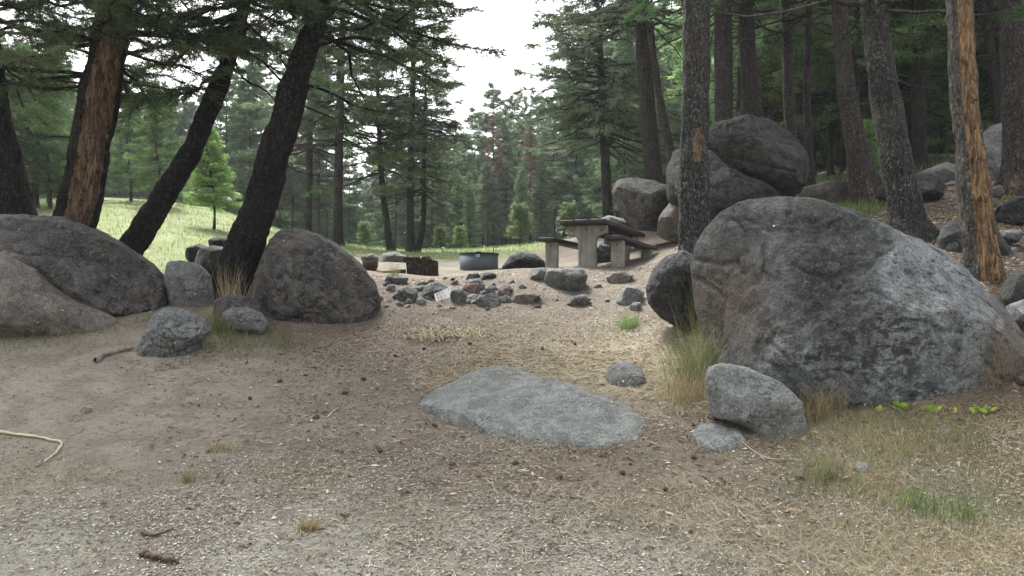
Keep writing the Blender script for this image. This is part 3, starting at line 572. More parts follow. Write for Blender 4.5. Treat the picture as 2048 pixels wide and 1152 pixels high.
for i in range(34):
    px = _r.uniform(842, 1015) if i < 24 else _r.uniform(765, 860); py = _r.uniform(574, 607) if i < 24 else _r.uniform(568, 604); w = _r.uniform(8, 15); h = w * _r.uniform(.45, .75)
    if abs(px - 886) < 26 and abs(py - 588) < 20: px += 48
    poly = [(px - w, py + h * .3), (px - w * .7, py - h * _r.uniform(.4, .9)), (px + w * _r.uniform(-.3, .3), py - h), (px + w * .8, py - h * _r.uniform(.1, .8)), (px + w, py + h * .5), (px, py + h)]
    rock('flat angular rock packed into the low rock edge around the paper sign', poly, 10.8, .1, M[('rock_blue', 'rock_dark', 'rock_blue', 'rock_grey', 'rock_brown2')[i % 5]], seed=300 + i, sub=5, cuts=5, amp=.12, name='rock', cat='rock', group='rocks packed into the low edge')
def on_slope(label, px, py, w, h, mt, seed, group):
    g = G(px, py); dd = g[1]; rr = random.Random(seed)
    poly = [(px - w, py + h * .5), (px - w * .8, py - h * rr.uniform(.2, .6)), (px - w * .2, py - h * rr.uniform(.7, 1)), (px + w * .6, py - h * rr.uniform(.5, .9)), (px + w, py + h * .1), (px + w * .6, py + h * .8), (px - w * .4, py + h * .9)]
    rock(label, poly, dd + .1, w / F * dd * .7, M[mt], seed=seed, sub=5, cuts=4, amp=.12, fine=.025, name='rock', cat='rock', group=group)
for i, (px, py, w, h) in enumerate([(1775,360,22,12),(1812,352,16,9),(1860,392,26,12),(1890,408,18,9),(1835,425,30,9),(1905,350,20,12),(1800,408,14,8),(1880,440,16,8),(2020,505,22,12),(2000,520,12,7),(2036,530,14,9),(1995,425,14,8),(1975,395,12,8),(1760,412,10,6),(1660,398,18,7),(1640,372,22,9),(1905,372,24,13),(2030,350,16,10),(1770,338,14,8),(1840,330,18,9),(1700,385,12,6),(1740,468,20,6)]):
    on_slope('grey rock strewn among the trunks on the right forest slope', px, py, w, h, ('rock_grey', 'rock_dark', 'rock_blue', 'rock_brown2')[i % 4], 400 + i, 'rocks strewn on the right slope')
exec_done = True

# ------------------------------------------------------------------ trees
def spline(P, n):
    P = np.asarray(P, float); m = len(P); t = np.linspace(0, m - 1, n); i = np.clip(t.astype(int), 0, m - 2); f = (t - i)[:, None]
    p0 = P[np.maximum(i - 1, 0)]; p1 = P[i]; p2 = P[i + 1]; p3 = P[np.minimum(i + 2, m - 1)]
    return .5 * ((2 * p1) + (p2 - p0) * f + (2 * p0 - 5 * p1 + 4 * p2 - p3) * f * f + (3 * p1 - p0 - 3 * p2 + p3) * f ** 3)
def trunk_geo(path, rad, seg, dz, bark, seed, flare=.35):
    """path (k,3) control points, rad (k) -> verts, quads, centre line"""
    L = np.linalg.norm(np.diff(path, axis=0), axis=1).sum(); n = max(6, int(L / dz))
    C = spline(np.concatenate([path, np.asarray(rad)[:, None]], 1), n); P, r = C[:, :3], np.maximum(C[:, 3], .01)
    hgt = P[:, 2] - P[0, 2]; r = r * (1 + flare * np.exp(-np.maximum(hgt - .25, 0) / .22))
    V, Q = tubes(P[None], r[None], seg, (0, 1, 0))
    cen = np.repeat(P, seg, 0); dv = norm(V - cen); q = V * np.array([1, 1, .22]) + seed * 7.7
    rid = np.clip(1 - np.abs(fbm(q * 9, 3, seed)) * 3.2, -1, 1) - .6
    off = bark * rid + bark * .8 * fbm(V * np.array([3, 3, 1.4]) + seed, 3, seed + 3) * 1.6
    ang = np.arctan2(dv[:, 1], dv[:, 0]); off = off + .18 * np.repeat(r, seg) * np.exp(-np.maximum(V[:, 2] - P[0, 2] - .2, 0) / .3) * np.cos(ang * 5 + seed)
    return V + dv * off[:, None], Q, P, r, dv
def crown_geo(rng, P, r, z0, z1, Rf, nb, nl, nw, twd, per, e=(-.15, .5), sag=.1, tmin=.3, az=None, dead=0, tw=.45, clump=.5, extra=None, Lmin=.25):
    """branches along the centre line P between heights z0 and z1; returns branch tubes and needle triangles with tone"""
    t = rng.rand(nb) ** .9; h = z0 + (z1 - z0) * t
    B = np.stack([np.interp(h, P[:, 2], P[:, k]) for k in range(3)], 1); br = np.interp(h, P[:, 2], r)
    a = rng.rand(nb) * 2 * np.pi
    if az is not None:
        m = rng.rand(nb) < az[2]; a = np.where(m, az[0] + (rng.rand(nb) - .5) * az[1], a)
    L = np.maximum(Rf(t) * rng.uniform(.65, 1.15, nb), Lmin); el = e[0] + (e[1] - e[0]) * t + rng.randn(nb) * .1
    K = 8; s = np.linspace(0, 1, K)[None, :, None]
    u = np.stack([np.cos(a), np.sin(a), np.zeros(nb)], 1)[:, None]; S = np.stack([-np.sin(a), np.cos(a), np.zeros(nb)], 1)[:, None]
    zz = np.array([0, 0, 1.])
    bend = rng.randn(nb)[:, None, None] * .12; wig = rng.randn(nb, K, 3) * .018 * L[:, None, None]; wig[:, 0] = 0
    Lb = L[:, None, None]
    Pb = B[:, None] + u * Lb * s + S * Lb * bend * s * s + zz * (el[:, None, None] * Lb * s - sag * Lb * (s * s) + (sag * .9) * Lb * s ** 4) + wig
    Rb = np.maximum(.012 * L[:, None] + .006, .004) * (1 - .85 * s[..., 0]); Rb = np.minimum(Rb, br[:, None] * .6)
    full = np.ones(nb, bool)
    if dead: full[h < z0 + (z1 - z0) * dead] = rng.rand((h < z0 + (z1 - z0) * dead).sum()) < .12
    if extra is not None:
        for (pp, rr, fo) in extra:
            q = spline(np.array(pp), K)[None]; Pb = np.concatenate([Pb, q]); Rb = np.concatenate([Rb, np.linspace(rr, rr * .3, K)[None]])
            L = np.append(L, np.linalg.norm(np.diff(q[0], axis=0), axis=1).sum() * fo); full = np.append(full, fo > 0)
        nb = len(L)
    Pf, Lf = Pb[full], L[full]; m = len(Lf)
    if m == 0: return Pb, Rb, np.zeros((0, 3, 3)), np.zeros(0)
    nt = np.maximum((Lf * twd * rng.uniform(.6, 1.3, m)).astype(int), 4); bi = np.repeat(np.arange(m), nt); n = len(bi)
    tt = tmin + (1 - tmin) * rng.rand(n) ** .75; f = tt * (K - 1); i = np.minimum(f.astype(int), K - 2); fr = (f - i)[:, None]
    Tp = Pf[bi, i] * (1 - fr) + Pf[bi, i + 1] * fr; Td = norm(Pf[bi, i + 1] - Pf[bi, i])
    side = np.where(rng.rand(n) < .5, -1., 1.)[:, None]; Sd = norm(np.cross(Td, zz)) * side
    drop = rng.uniform(-.45, .25, n)[:, None]
    wd = norm(Td * rng.uniform(.3, 1.1, n)[:, None] + Sd * .9 + zz * drop)
    wl = np.minimum(tw * Lf[bi], tw * 1.1) * (1.1 - .75 * tt) * rng.uniform(.5, 1.2, n)
    # needle tufts along each twig
    ni = np.repeat(np.arange(n), per); k = len(ni); q = rng.rand(k) ** .7
    p = Tp[ni] + wd[ni] * (wl[ni] * q)[:, None] + zz * (-.12 * wl[ni] * q * q)[:, None]
    rv = rng.randn(k, 3); rv[:, 2] *= .55
    nd = norm(wd[ni] * .75 + norm(rv) * .85); ln = nl * rng.uniform(.6, 1.3, k)
    wv = norm(np.cross(nd, norm(rng.randn(k, 3)))) * (nw * rng.uniform(.7, 1.2, k) / 2)[:, None]
    tri = np.stack([p - wv, p + wv, p + nd * ln[:, None]], 1)
    bt = rng.rand(m); tone = np.clip(.5 + (bt[bi][ni] - .5) * clump + (rng.rand(k) - .5) * .35 + (tt[ni] - .6) * .4 + (rng.rand(n)[ni] - .5) * .3, 0, 1)
    # the twigs themselves
    sv = norm(np.cross(wd, norm(rng.randn(n, 3)))) * max(nw * .35, .002)
    tri = np.concatenate([tri, np.stack([Tp - sv, Tp + sv, Tp + wd * wl[:, None]], 1)]); tone = np.concatenate([tone, np.zeros(n)])
    return Pb, Rb, tri, tone
def tri_mesh(name, tri, tone, tones3=None):
    n = len(tri); return mkmesh(name, tri.reshape(-1, 3), [np.arange(n * 3).reshape(n, 3)], {'tone': np.repeat(tone, 3)})
def make_tree(name, label, cat, path, rad, bark, leaf, seed, seg=20, dz=.08, barkd=.012, crown=None, scar=None, group=None, flare=.35, knots=None, stubs=0, extra=None, far=False):
    """path world points base -> top. origin of the thing at its base"""
    rng = np.random.RandomState(seed); path = np.asarray(path, float); O = path[0].copy()
    V, Q, P, r, dv = trunk_geo(path, rad, seg, dz, barkd, seed, flare)
    sc = np.zeros(len(V)) if scar is None else scar(V, dv)
    V2 = V
    if scar is not None: V2 = V - dv * (np.clip(sc, 0, 1) * .02)[:, None]
    root = empty(name, tuple(O)); tag(root, label, cat, group)
    mb = MB(); mb.add(V2 - O, [Q], sc)
    # cap top
    if stubs:
        h = rng.uniform(P[0, 2] + .8, min(P[-1, 2] * .9, P[0, 2] + 7), stubs); B = np.stack([np.interp(h, P[:, 2], P[:, k]) for k in range(3)], 1)
        a = rng.rand(stubs) * 2 * np.pi; l = rng.uniform(.15, .9, stubs)
        s = np.linspace(0, 1, 5)[None, :, None]; u = np.stack([np.cos(a), np.sin(a), rng.uniform(-.25, .25, stubs)], 1)[:, None]
        Pb = B[:, None] + u * l[:, None, None] * s * 1.0 + rng.randn(stubs, 5, 3) * .015 * s + np.array([0, 0, -.15]) * l[:, None, None] * s * s
        tv, tq = tubes(Pb, np.repeat(np.linspace(.016, .004, 5)[None], stubs, 0), 4); mb.add(tv - O, [tq])
    if crown is not None or extra is not None:
        kw = dict(crown or dict(z0=P[-1, 2] - 1, z1=P[-1, 2], Rf=lambda t: .3 + 0 * t, nb=1, nl=.1, nw=.01, twd=5, per=5))
        Pb, Rb, tri, tone = crown_geo(rng, P, r, extra=extra, **kw)
        tv, tq = tubes(Pb, Rb, 4); mb.add(tv - O, [tq])
        if len(tri):
            link('crown', tri_mesh(name + '_crown', tri - O, tone), leaf, root)
    link('trunk', mb.mesh(name + '_trunk', True, 'scar'), bark, root)
    return root
def px_path(pts, D, top_h, lean_end=.3, D2=None, sink=.5, tip=.03, wf=.93):
    """pts (px,py,width px) from the base up at distance D; the trunk runs on above the frame to height top_h"""
    P = []; R_ = []
    for k, (x, y, w) in enumerate(pts):
        d = D if D2 is None else D + (D2 - D) * k / (len(pts) - 1)
        P.append(W(x, y, d)); R_.append(w / F * d / 2 * wf)
    b = P[0]; g = hz(b[0], b[1]); d0 = norm(P[0] - P[1])
    if b[2] > g - .15: # carry the base down into the soil
        s = (b[2] - (g - .2)) / max(-d0[2], .3); P.insert(0, b + d0 * s); R_.insert(0, R_[0] * 1.05)
    dl = norm(P[-1] - P[-2]); n = 5; z = P[-1][2]; step = max((top_h - z), .5) / n; r0 = R_[-1]
    for k in range(n):
        f = (k + 1) / n; d = norm(dl * (1 - f * (1 - lean_end)) + np.array([0, 0, 1]) * f * (1 - lean_end)); P.append(P[-1] + d / max(d[2], .3) * step); R_.append(max(r0 * (1 - f), tip))
    return np.array(P), np.array(R_)
def pxs(*pts): return [W(*p) for p in pts]
cone = lambda a, b, p=1.0: (lambda t: b + (a - b) * (1 - t) ** p)

def facing(cx, width, z0=-9, z1=99, soft=.35, wob=.35):
    """mask for a strip of a trunk: direction angle cx (0 = towards the camera, + = right)"""
    def f(V, dv):
        ang = np.arctan2(dv[:, 0], -dv[:, 1]) + wob * fbm(np.stack([V[:, 2] * .8, V[:, 2] * 0, V[:, 2] * 0], 1), 3, 4)
        m = 1 - sstep(width * .75, width * 1.15, np.abs(ang - cx)); return m * sstep(z0 - .1, z0 + .15, V[:, 2]) * (1 - sstep(z1 - .2, z1 + .2, V[:, 2]))
    return f
NEAR = dict(nl=.09, nw=.012, per=20)
def near_crown(z0, z1, R0, nb, **kw):
    d = dict(z0=z0, z1=z1, Rf=cone(R0, .6, .8), nb=nb, twd=30, e=(-.12, .5), sag=.12, tmin=.16, tw=.45); d.update(NEAR); d.update(kw); return d
# ---- the five trunks framing the left side
p, r = px_path([(25,440,110),(5,330,88),(-12,220,66),(-25,120,60),(-40,0,52)], 10.6, 13, wf=.84)
make_tree('pine_tree', 'dark left-leaning trunk at the far left edge behind the domed boulder', 'tree', p, r, M['bark_orange'], M['needle_near'], 1, 40, .03, .028, near_crown(4.5, 12.5, 2.6, 140), facing(-.7, .5, 1.5, 3.4))
p, r = px_path([(147,450,100),(165,380,96),(190,240,96),(214,100,86),(232,0,76)], 10.8, 14, wf=.8)
make_tree('pine_tree', 'thick trunk with a long orange flaking bark scar behind the domed boulder', 'tree', p, r, M['bark_orange'], M['needle_near'], 2, 56, .025, .032, near_crown(4.75, 13.5, 2.6, 200), facing(.6, .8, 0, 9, wob=.3),
  extra=[(pxs((165,152,10.6),(110,155,10.4),(60,160,10.2),(0,172,10.0)), .028, 1), (pxs((150,275,10.7),(100,272,11.2),(60,285,11.6),(20,270,12)), .02, .0), (pxs((245,110,10.8),(310,95,10.6),(370,80,10.4),(430,70,10.2)), .03, 1.5)])
p, r = px_path([(268,486,66),(330,390,60),(385,295,54),(430,190,46),(468,90,36),(490,0,32)], 11.0, 12, .2, wf=.76)
make_tree('pine_tree', 'slimmer dark trunk leaning right behind the domed boulder', 'tree', p, r, M['bark_dark'], M['needle_near'], 3, 40, .03, .022, near_crown(4.95, 11.5, 2.4, 160), None,
  extra=[(pxs((440,148,10.9),(405,165,10.7),(395,182,10.6),(340,192,10.5),(270,205,10.4)), .026, 1.6), (pxs((470,125,11),(490,160,10.9),(530,180,10.8),(560,215,10.7)), .02, 0), (pxs((478,90,11),(520,120,11.2),(560,145,11.4),(600,165,11.6)), .02, .5)])
p, r = px_path([(462,580,98),(485,500,88),(520,410,82),(552,300,80),(580,200,76),(608,110,58),(640,20,50)], 10.2, 12, .3, wf=.78)
make_tree('pine_tree', 'burnt black trunk leaning right beside the conical boulder', 'tree', p, r, M['bark_dark'], M['needle_near'], 4, 56, .025, .034, near_crown(4.9, 11.5, 2.6, 190), None,
  extra=[(pxs((625,95,10.1),(700,75,10),(760,85,9.9),(800,110,9.8)), .03, .6), (pxs((600,165,10.1),(660,185,10),(720,215,9.9),(800,230,9.8)), .022, .4), (pxs((590,205,10.1),(640,225,10.3),(700,250,10.5)), .016, .4),
   (pxs((560,160,10.2),(520,120,10.3),(480,100,10.5)), .015, .0), (pxs((575,135,10.2),(560,110,10.1),(600,95,9.8),(640,68,9.6)), .014, 0), (pxs((570,330,10.1),(620,350,10),(690,352,9.9)), .008, 0)])
# ---- near trunk in front of the pile, right of centre
p, r = px_path([(1386,560,72),(1388,480,66),(1387,360,62),(1390,240,60),(1393,120,58),(1395,0,56)], 8.9, 14, .6)
make_tree('pine_tree', 'tall straight grey lichened trunk standing between the table and the huge boulder', 'tree', p, r, M['bark_grey'], M['needle_dark'], 5, 44, .025, .02, near_crown(5.6, 13.5, 2.4, 90), (lambda V, dv: facing(-.05, .36, 3.02, 3.3)(V, dv) + facing(.15, .35, 3.25, 3.42)(V, dv)), flare=.1, stubs=2)
# ---- forest on the right slope: photo columns, distance, look
RT = [
 ('straight dark trunk behind the perched boulder, nearer the grey lichened trunk', [(1448,300,36),(1447,150,35),(1446,0,33)], 17.5, 'bark_far', None, 0),
 ('straight dark trunk behind the perched boulder, the right one of the pair', [(1503,300,42),(1498,150,32),(1490,0,28)], 18, 'bark_far', None, 0),
 ('slim grey trunk rising right behind the perched boulder', [(1585,330,24),(1578,200,21),(1571,0,18)], 19, 'bark_grey', None, 1),
 ('very thin dark trunk just right of the perched boulder', [(1620,380,20),(1614,200,14),(1617,60,12),(1618,0,11)], 17.5, 'bark_far', None, 1),
 ('reddish leaning trunk with flaking patches behind the flat outcrop', [(1738,410,66),(1715,300,44),(1693,180,34),(1682,60,30),(1678,0,28)], 16.2, 'bark_red', (-.2, .3, 2.6, 4.2), 1),
 ('tall leaning lichened trunk behind the top of the huge boulder', [(1825,490,72),(1806,400,60),(1780,250,54),(1760,120,50),(1744,0,42)], 11.3, 'bark_grey', None, 2),
 ('stripped trunk with bright orange bare wood behind the huge boulder', [(1968,590,58),(1960,480,58),(1944,330,54),(1928,180,50),(1918,0,50)], 8.9, 'bark_stripped', (.05, .85, 0, 12), 0),
 ('thick scaly brown trunk at the right edge with mossy roots', [(2050,400,86),(2040,300,58),(2034,180,54),(2028,0,50)], 15.0, 'bark_red', (-.9, .22, 2, 3.9), 2),
 ('straight paired dark trunk between the lichened and the stripped trunks', [(1840,350,26),(1838,200,24),(1836,0,22)], 24, 'bark_far', None, 1),
 ('thin dark trunk leaning left beside the rightmost thick trunk', [(2008,330,20),(1988,150,18),(1968,0,17)], 22, 'bark_far', None, 1),
 ('tall dark trunk behind the egg-shaped boulder', [(1312,400,38),(1300,280,32),(1290,150,30),(1282,0,30)], 19.5, 'bark_far', None, 0),
 ('thin reddish trunk leaning beside the tall dark one behind the egg-shaped boulder', [(1352,360,20),(1330,250,16),(1312,150,15),(1298,40,13)], 18.5, 'bark_red', None, 1),
]
for i, (lab, pts, D, bk, scar, st) in enumerate(RT):
    top = 14 + (i * 37 % 5); p, r = px_path(pts, D, top, .7, wf=1.04)
    g = p[0, 2]; sf = facing(*scar) if scar else None
    leaf = M['needle_dark'] if i not in (10, 11) else M['needle_grey']
    nearish = D < 13
    cr = dict(z0=CH + (HY + 40 - 130) / F * D + .4, z1=top, Rf=cone(2.6, .5, .8), nb=80, nl=.12 if nearish else .16, nw=.014 if nearish else .026, per=16, twd=16 if not nearish else 20, e=(-.2, .45), sag=.1, tmin=.25, tw=.5, dead=.12)
    if i == 6: cr['z0'] = 6; cr['nb'] = 45
    make_tree('pine_tree', lab, 'tree', p, r, M[bk], leaf, 30 + i, 32 if D < 16 else 18, .03 if D < 16 else .08, .022 if D < 16 else .012, cr, sf, stubs=6 * st)
# ---- mid-distance trees round the clearing with their own trunks
MT = [ # label, pts, D, top height, crown start height above base, R0, branches, leaf, bark
 ('dark straight trunk with drooping boughs behind the conical boulder, leftmost of its row', [(617,470,15),(619,350,14),(620,240,13)], 27, 12, 3.2, 2.6, 110, 'needle_grey', 'bark_far'),
 ('tall tree with bare zigzag lower limbs behind the conical boulder', [(675,490,22),(677,350,19),(680,200,17),(684,80,15)], 25, 14, 3.4, 3.0, 130, 'needle_grey', 'bark_far'),
 ('slim curved trunk behind the charred log block', [(782,505,16),(770,420,14),(762,340,12),(758,240,11)], 26, 11, 2.6, 2.2, 100, 'needle_green', 'bark_far'),
 ('tall straight dark tree behind the clearing, left of the curved one', [(821,505,17),(821,380,15),(824,250,13),(826,150,12)], 25, 12.5, 3.8, 2.3, 120, 'needle_grey', 'bark_far'),
 ('tree with a bowed lower trunk and brownish boughs beside the open sky', [(835,505,11),(847,440,12),(848,330,10),(850,240,9)], 25.5, 9.6, 2.0, 2.0, 110, 'needle_grey', 'bark_far'),
 ('tall shaggy spruce on the right side of the open sky', [(1217,450,24),(1212,350,21),(1206,230,18),(1200,100,14)], 22, 12.5, 2.5, 2.7, 200, 'needle_grey', 'bark_far'),
 ('broad full-crowned fir at the left behind the orange-scarred trunk', [(70,430,14),(72,300,12),(74,180,10)], 26, 10, .9, 2.6, 120, 'needle_green', 'bark_far'),
 ('dense dark fir filling the gap left of the orange-scarred trunk', [(20,430,14),(22,300,12),(24,180,10)], 23, 9, 1.8, 2.2, 110, 'needle_dark', 'bark_far'),
]
for i, (lab, pts, D, top, cz, R0, nb, lf, bk) in enumerate(MT):
    p, r = px_path(pts, D, top, .8)
    make_tree('fir_tree', lab, 'tree', p, r, M[bk], M[lf], 60 + i, 14, .12, .006, dict(z0=p[0, 2] + cz, z1=top - .1, Rf=cone(R0, .3, .75), nb=nb, nl=.16, nw=.026, per=12, twd=16, e=(-.28, .4), sag=.12, tmin=.2, tw=.55, dead=.12), None)
# ---- prototypes for the forest behind
def proto(seed, Hh, z0, R0, nb, leaf, nl, nw, per, twd, name='fir_tree', p=.8, dead=0, e=(-.25, .5), bark='bark_far', rr=.1, trunk_dz=.4, tw=.5, tmin=.2):
    rng = np.random.RandomState(seed); k = 7; z = np.linspace(-.4, Hh, k); path = np.stack([np.cumsum(rng.randn(k) * .06), np.cumsum(rng.randn(k) * .06), z], 1)
    return make_tree(name, 'x', 'tree', path, np.linspace(rr, .02, k), M[bk], M[leaf], seed, 10, trunk_dz, .006, dict(z0=z0, z1=Hh - .05, Rf=cone(R0, .3, p), nb=nb, nl=nl, nw=nw, per=per, twd=twd, e=e, sag=.1, tmin=tmin, tw=tw, dead=dead), None)
def set_at(o, x, y, s=1, rz=0, label=None, group=None):
    o.location = (x, y, hz(x, y)); o.scale = (s, s, s); o.rotation_euler = (0, 0, rz)
    if label: o['label'] = label
    if group: o['group'] = group
PR = {
 'wall': [proto(101, 13, 1.5, 2.5, 190, 'needle_far', .28, .055, 11, 13), proto(102, 14, 1.0, 2.2, 200, 'needle_far', .28, .055, 11, 13), proto(103, 12, 2.5, 2.8, 170, 'needle_grey', .28, .055, 11, 13, dead=.1)],
 'right': [proto(111, 15, 1.2, 2.4, 140, 'needle_forest', .24, .045, 11, 12, dead=.15, rr=.11), proto(112, 16, 1.0, 2.3, 155, 'needle_green', .24, .045, 11, 12, dead=.1, rr=.1), proto(113, 14, 2.5, 2.8, 130, 'needle_forest', .24, .045, 11, 12, dead=.2, rr=.1)],
 'young': [proto(121, 4, .3, 1.3, 110, 'needle_green', .12, .024, 13, 24, 'young_fir', e=(0, .7), rr=.05, trunk_dz=.2), proto(122, 4.4, .8, 1.15, 210, 'needle_bright', .11, .018, 15, 28, 'young_fir', p=1.0, e=(-.05, .75), rr=.05, trunk_dz=.2)],
 'dead': [proto(131, 10, 1.0, 1.7, 130, 'needle_dead', .2, .035, 10, 12, 'dead_fir', dead=0)],
}
PR['thick'] = [proto(141, 7, .2, 2.6, 170, 'needle_far', .3, .06, 11, 12, rr=.08), proto(142, 6, .1, 2.4, 160, 'needle_forest', .28, .055, 11, 12, rr=.08)]
PR['shrub'] = [proto(151, 1.7, .05, .75, 90, 'needle_shrub', .1, .022, 12, 40, 'young_fir', p=.6, e=(.2, 1.0), rr=.03, trunk_dz=.2)]
used = set(); RNG = random.Random(7)
def place(kind, idx, px, d, s, label, group, y=None):
    o = PR[kind][idx % len(PR[kind])]
    if o.name in used: o = copy_tree(o)
    used.add(o.name); x = (px - CX) / F * d
    set_at(o, x, d, s, RNG.uniform(0, 6.28), label, group); return o
# far wall across the end of the clearing: (px, d, row of the top)
for i, (px, d, ty) in enumerate([(905,52,250),(925,46,300),(950,55,225),(965,48,280),(985,58,178),(1003,50,230),(1020,60,200),(1040,56,205),(1058,48,262),(1075,58,200),(1092,50,235),(1110,46,215),(1128,52,160),(1150,44,120),(1180,52,80),(1200,42,60),(1235,40,20),(1262,46,-40),
    (880,50,290),(865,40,300),(1080,42,310),(1045,40,340),(1012,44,330),(975,42,330),(940,40,350),(1250,34,80),(1330,36,0),(1290,44,-60),(1350,48,-60)]):
    g = hz((px - CX) / F * d, d); hh = CH + (HY - ty) / F * d - g; idx = RNG.choice([0, 1, 1, 0, 2])
    s = hh / (13, 14, 12)[idx]
    place('wall', idx, px, d, s, 'green conifer in the forest wall closing the far end of the clearing', 'conifers in the far forest wall')
for i, (px, d, ty) in enumerate([(640,44,160),(700,50,290),(790,46,210),(840,50,230),(585,44,200),(520,42,120),(480,48,170),(870,56,250),(895,60,280),(655,52,240),(745,58,300),(770,54,330),(720,60,350),(610,50,250),(815,58,310),(690,62,390),(735,64,400),(560,48,220)]):
    g = hz((px - CX) / F * d, d); hh = CH + (HY - ty) / F * d - g; idx = [2, 0, 2, 1, 2][i % 5]
    place('wall', idx, px, d, hh / (13, 14, 12)[idx], 'grey-green conifer behind the row of dark trunks left of the open sky', 'conifers left of the open sky')
for i, (px, d, ty) in enumerate([(-60,34,0),(-10,40,40),(40,44,90),(110,36,60),(140,48,140),(300,46,190),(345,42,255),(380,52,210),(420,44,150),(455,40,90),(-90,28,-60),(270,60,250),(330,56,200),(205,52,250),(500,38,70),(95,30,180)]):
    g = hz((px - CX) / F * d, d); hh = CH + (HY - ty) / F * d - g; idx = [0, 1, 2, 0, 1][i % 5]
    place('wall', idx, px, d, hh / (13, 14, 12)[idx], 'conifer along the top of the meadow behind the leaning trunks', 'conifers along the top of the meadow')
rr_ = random.Random(5)
for i in range(80):
    px = rr_.uniform(1380, 2300); d = rr_.uniform(24, 70) if i > 20 else rr_.uniform(21, 32)
    if 1990 < px < 2025 and d > 26: px += 45
    idx = rr_.choice([0, 0, 1, 2, 2]); s = rr_.uniform(.85, 1.25)
    place('right', idx, px, d, s, 'dark conifer in the dense forest on the right slope behind the boulders', 'conifers of the dense forest on the right slope')
for i in range(74):
    px = -260 + i * 36 + rr_.uniform(-14, 14); d = rr_.uniform(48, 72) if px < 1300 else rr_.uniform(34, 60)
    if 1990 < px < 2030: continue
    if 690 < px < 790: d = 74
    place('thick', 1 if px > 1300 else 0, px, d, rr_.uniform(.75, 1.15) * (1.0 if px < 1300 else 1.2), 'low bushy conifer filling the gaps between the far trunks, boughs down to the ground', 'low bushy conifers filling the far forest')
# young firs and shrubs with their own labels
place('young', 1, 428, 21.5, .62, 'bright green young fir standing alone on the meadow between two leaning trunks', None)
place('young', 0, 322, 27, .95, 'pale green young fir on the meadow left of the slimmer leaning trunk', None)
place('young', 0, 262, 30, 1.0, 'small dark young fir at the meadow edge beside the orange-scarred trunk', None)
place('young', 0, 100, 25, 1.05, 'young fir on the meadow just left of the orange-scarred trunk', None)
place('shrub', 0, 885, 26, .36, 'small rounded light green fir seedling behind the fire ring, left of its handle', None)
place('shrub', 0, 1040, 27, .6, 'pale shaggy fir sapling behind the gap between ring and table', None)
place('shrub', 0, 925, 30, .42, 'dull green sapling just right of the rounded seedling behind the ring', None)
place('shrub', 0, 735, 29, .42, 'dull green sapling in the meadow behind the charred log block', None)
place('shrub', 0, 1140, 25, .5, 'green sapling at the meadow edge behind the left bench of the table', None)
place('young', 1, 1365, 19, .3, 'small bright seedling behind the pile of boulders', None)
place('young', 1, 1725, 17.5, .35, 'small bright seedling at the foot of the reddish leaning trunk', None)
place('dead', 0, 1062, 43, .62, 'brown dying fir in front of the forest wall, right of its middle', None)
place('dead', 0, 985, 44, .72, 'taller brown dying fir in the middle of the forest wall', None)
place('dead', 0, 1528, 26, .55, 'small dead fir with rusty boughs behind the perched boulder', None)

# ------------------------------------------------------------------ picnic table
def concrete():
    x = Mx('concrete'); co = x.coord(); n = x.noise(co, 5, 5, .6); n2 = x.noise(co, 60, 4, .7); st = x.noise(x.coord(scale=(9, 9, .8)), 2, 4, .6)
    c = x.mix(x.ramp(n, .35, .65), (.2, .2, .17), (.29, .28, .245)); c = x.mix(x.ramp(st, .52, .66, 0, .6), c, (.12, .115, .1))
    c = x.mix(x.ramp(n2, .55, .7, 0, .4), c, (.13, .125, .11)); x.bsdf(c, .9, x.bump(n2, .4, .01), .2); return x.m
def planks():
    x = Mx('stained_wood'); co = x.coord(); n = x.noise(x.coord(scale=(1, 1, 4)), 9, 5, .6); n2 = x.noise(co, 2.5, 4)
    c = x.mix(x.ramp(n, .35, .7), (.018, .015, .015), (.04, .032, .031)); c = x.mix(x.ramp(n2, .55, .7, 0, .4), c, (.065, .048, .042))
    x.bsdf(c, .7, x.bump(n, .4, .006), .35); return x.m
def flatmat(name, c, rough=.7, metal=0, var=.3):
    x = Mx(name); n = x.noise(x.coord(), 12, 5, .65); cc = x.mix(x.ramp(n, .35, .7, 0, 1), c, tuple(v * (1 - var) for v in c)); x.bsdf(cc, rough, x.bump(n, .2, .005), .4, metal); return x.m
M['concrete'] = concrete(); M['plank'] = planks(); M['bolt'] = flatmat('bolt', (.02, .02, .02), .5, .6)
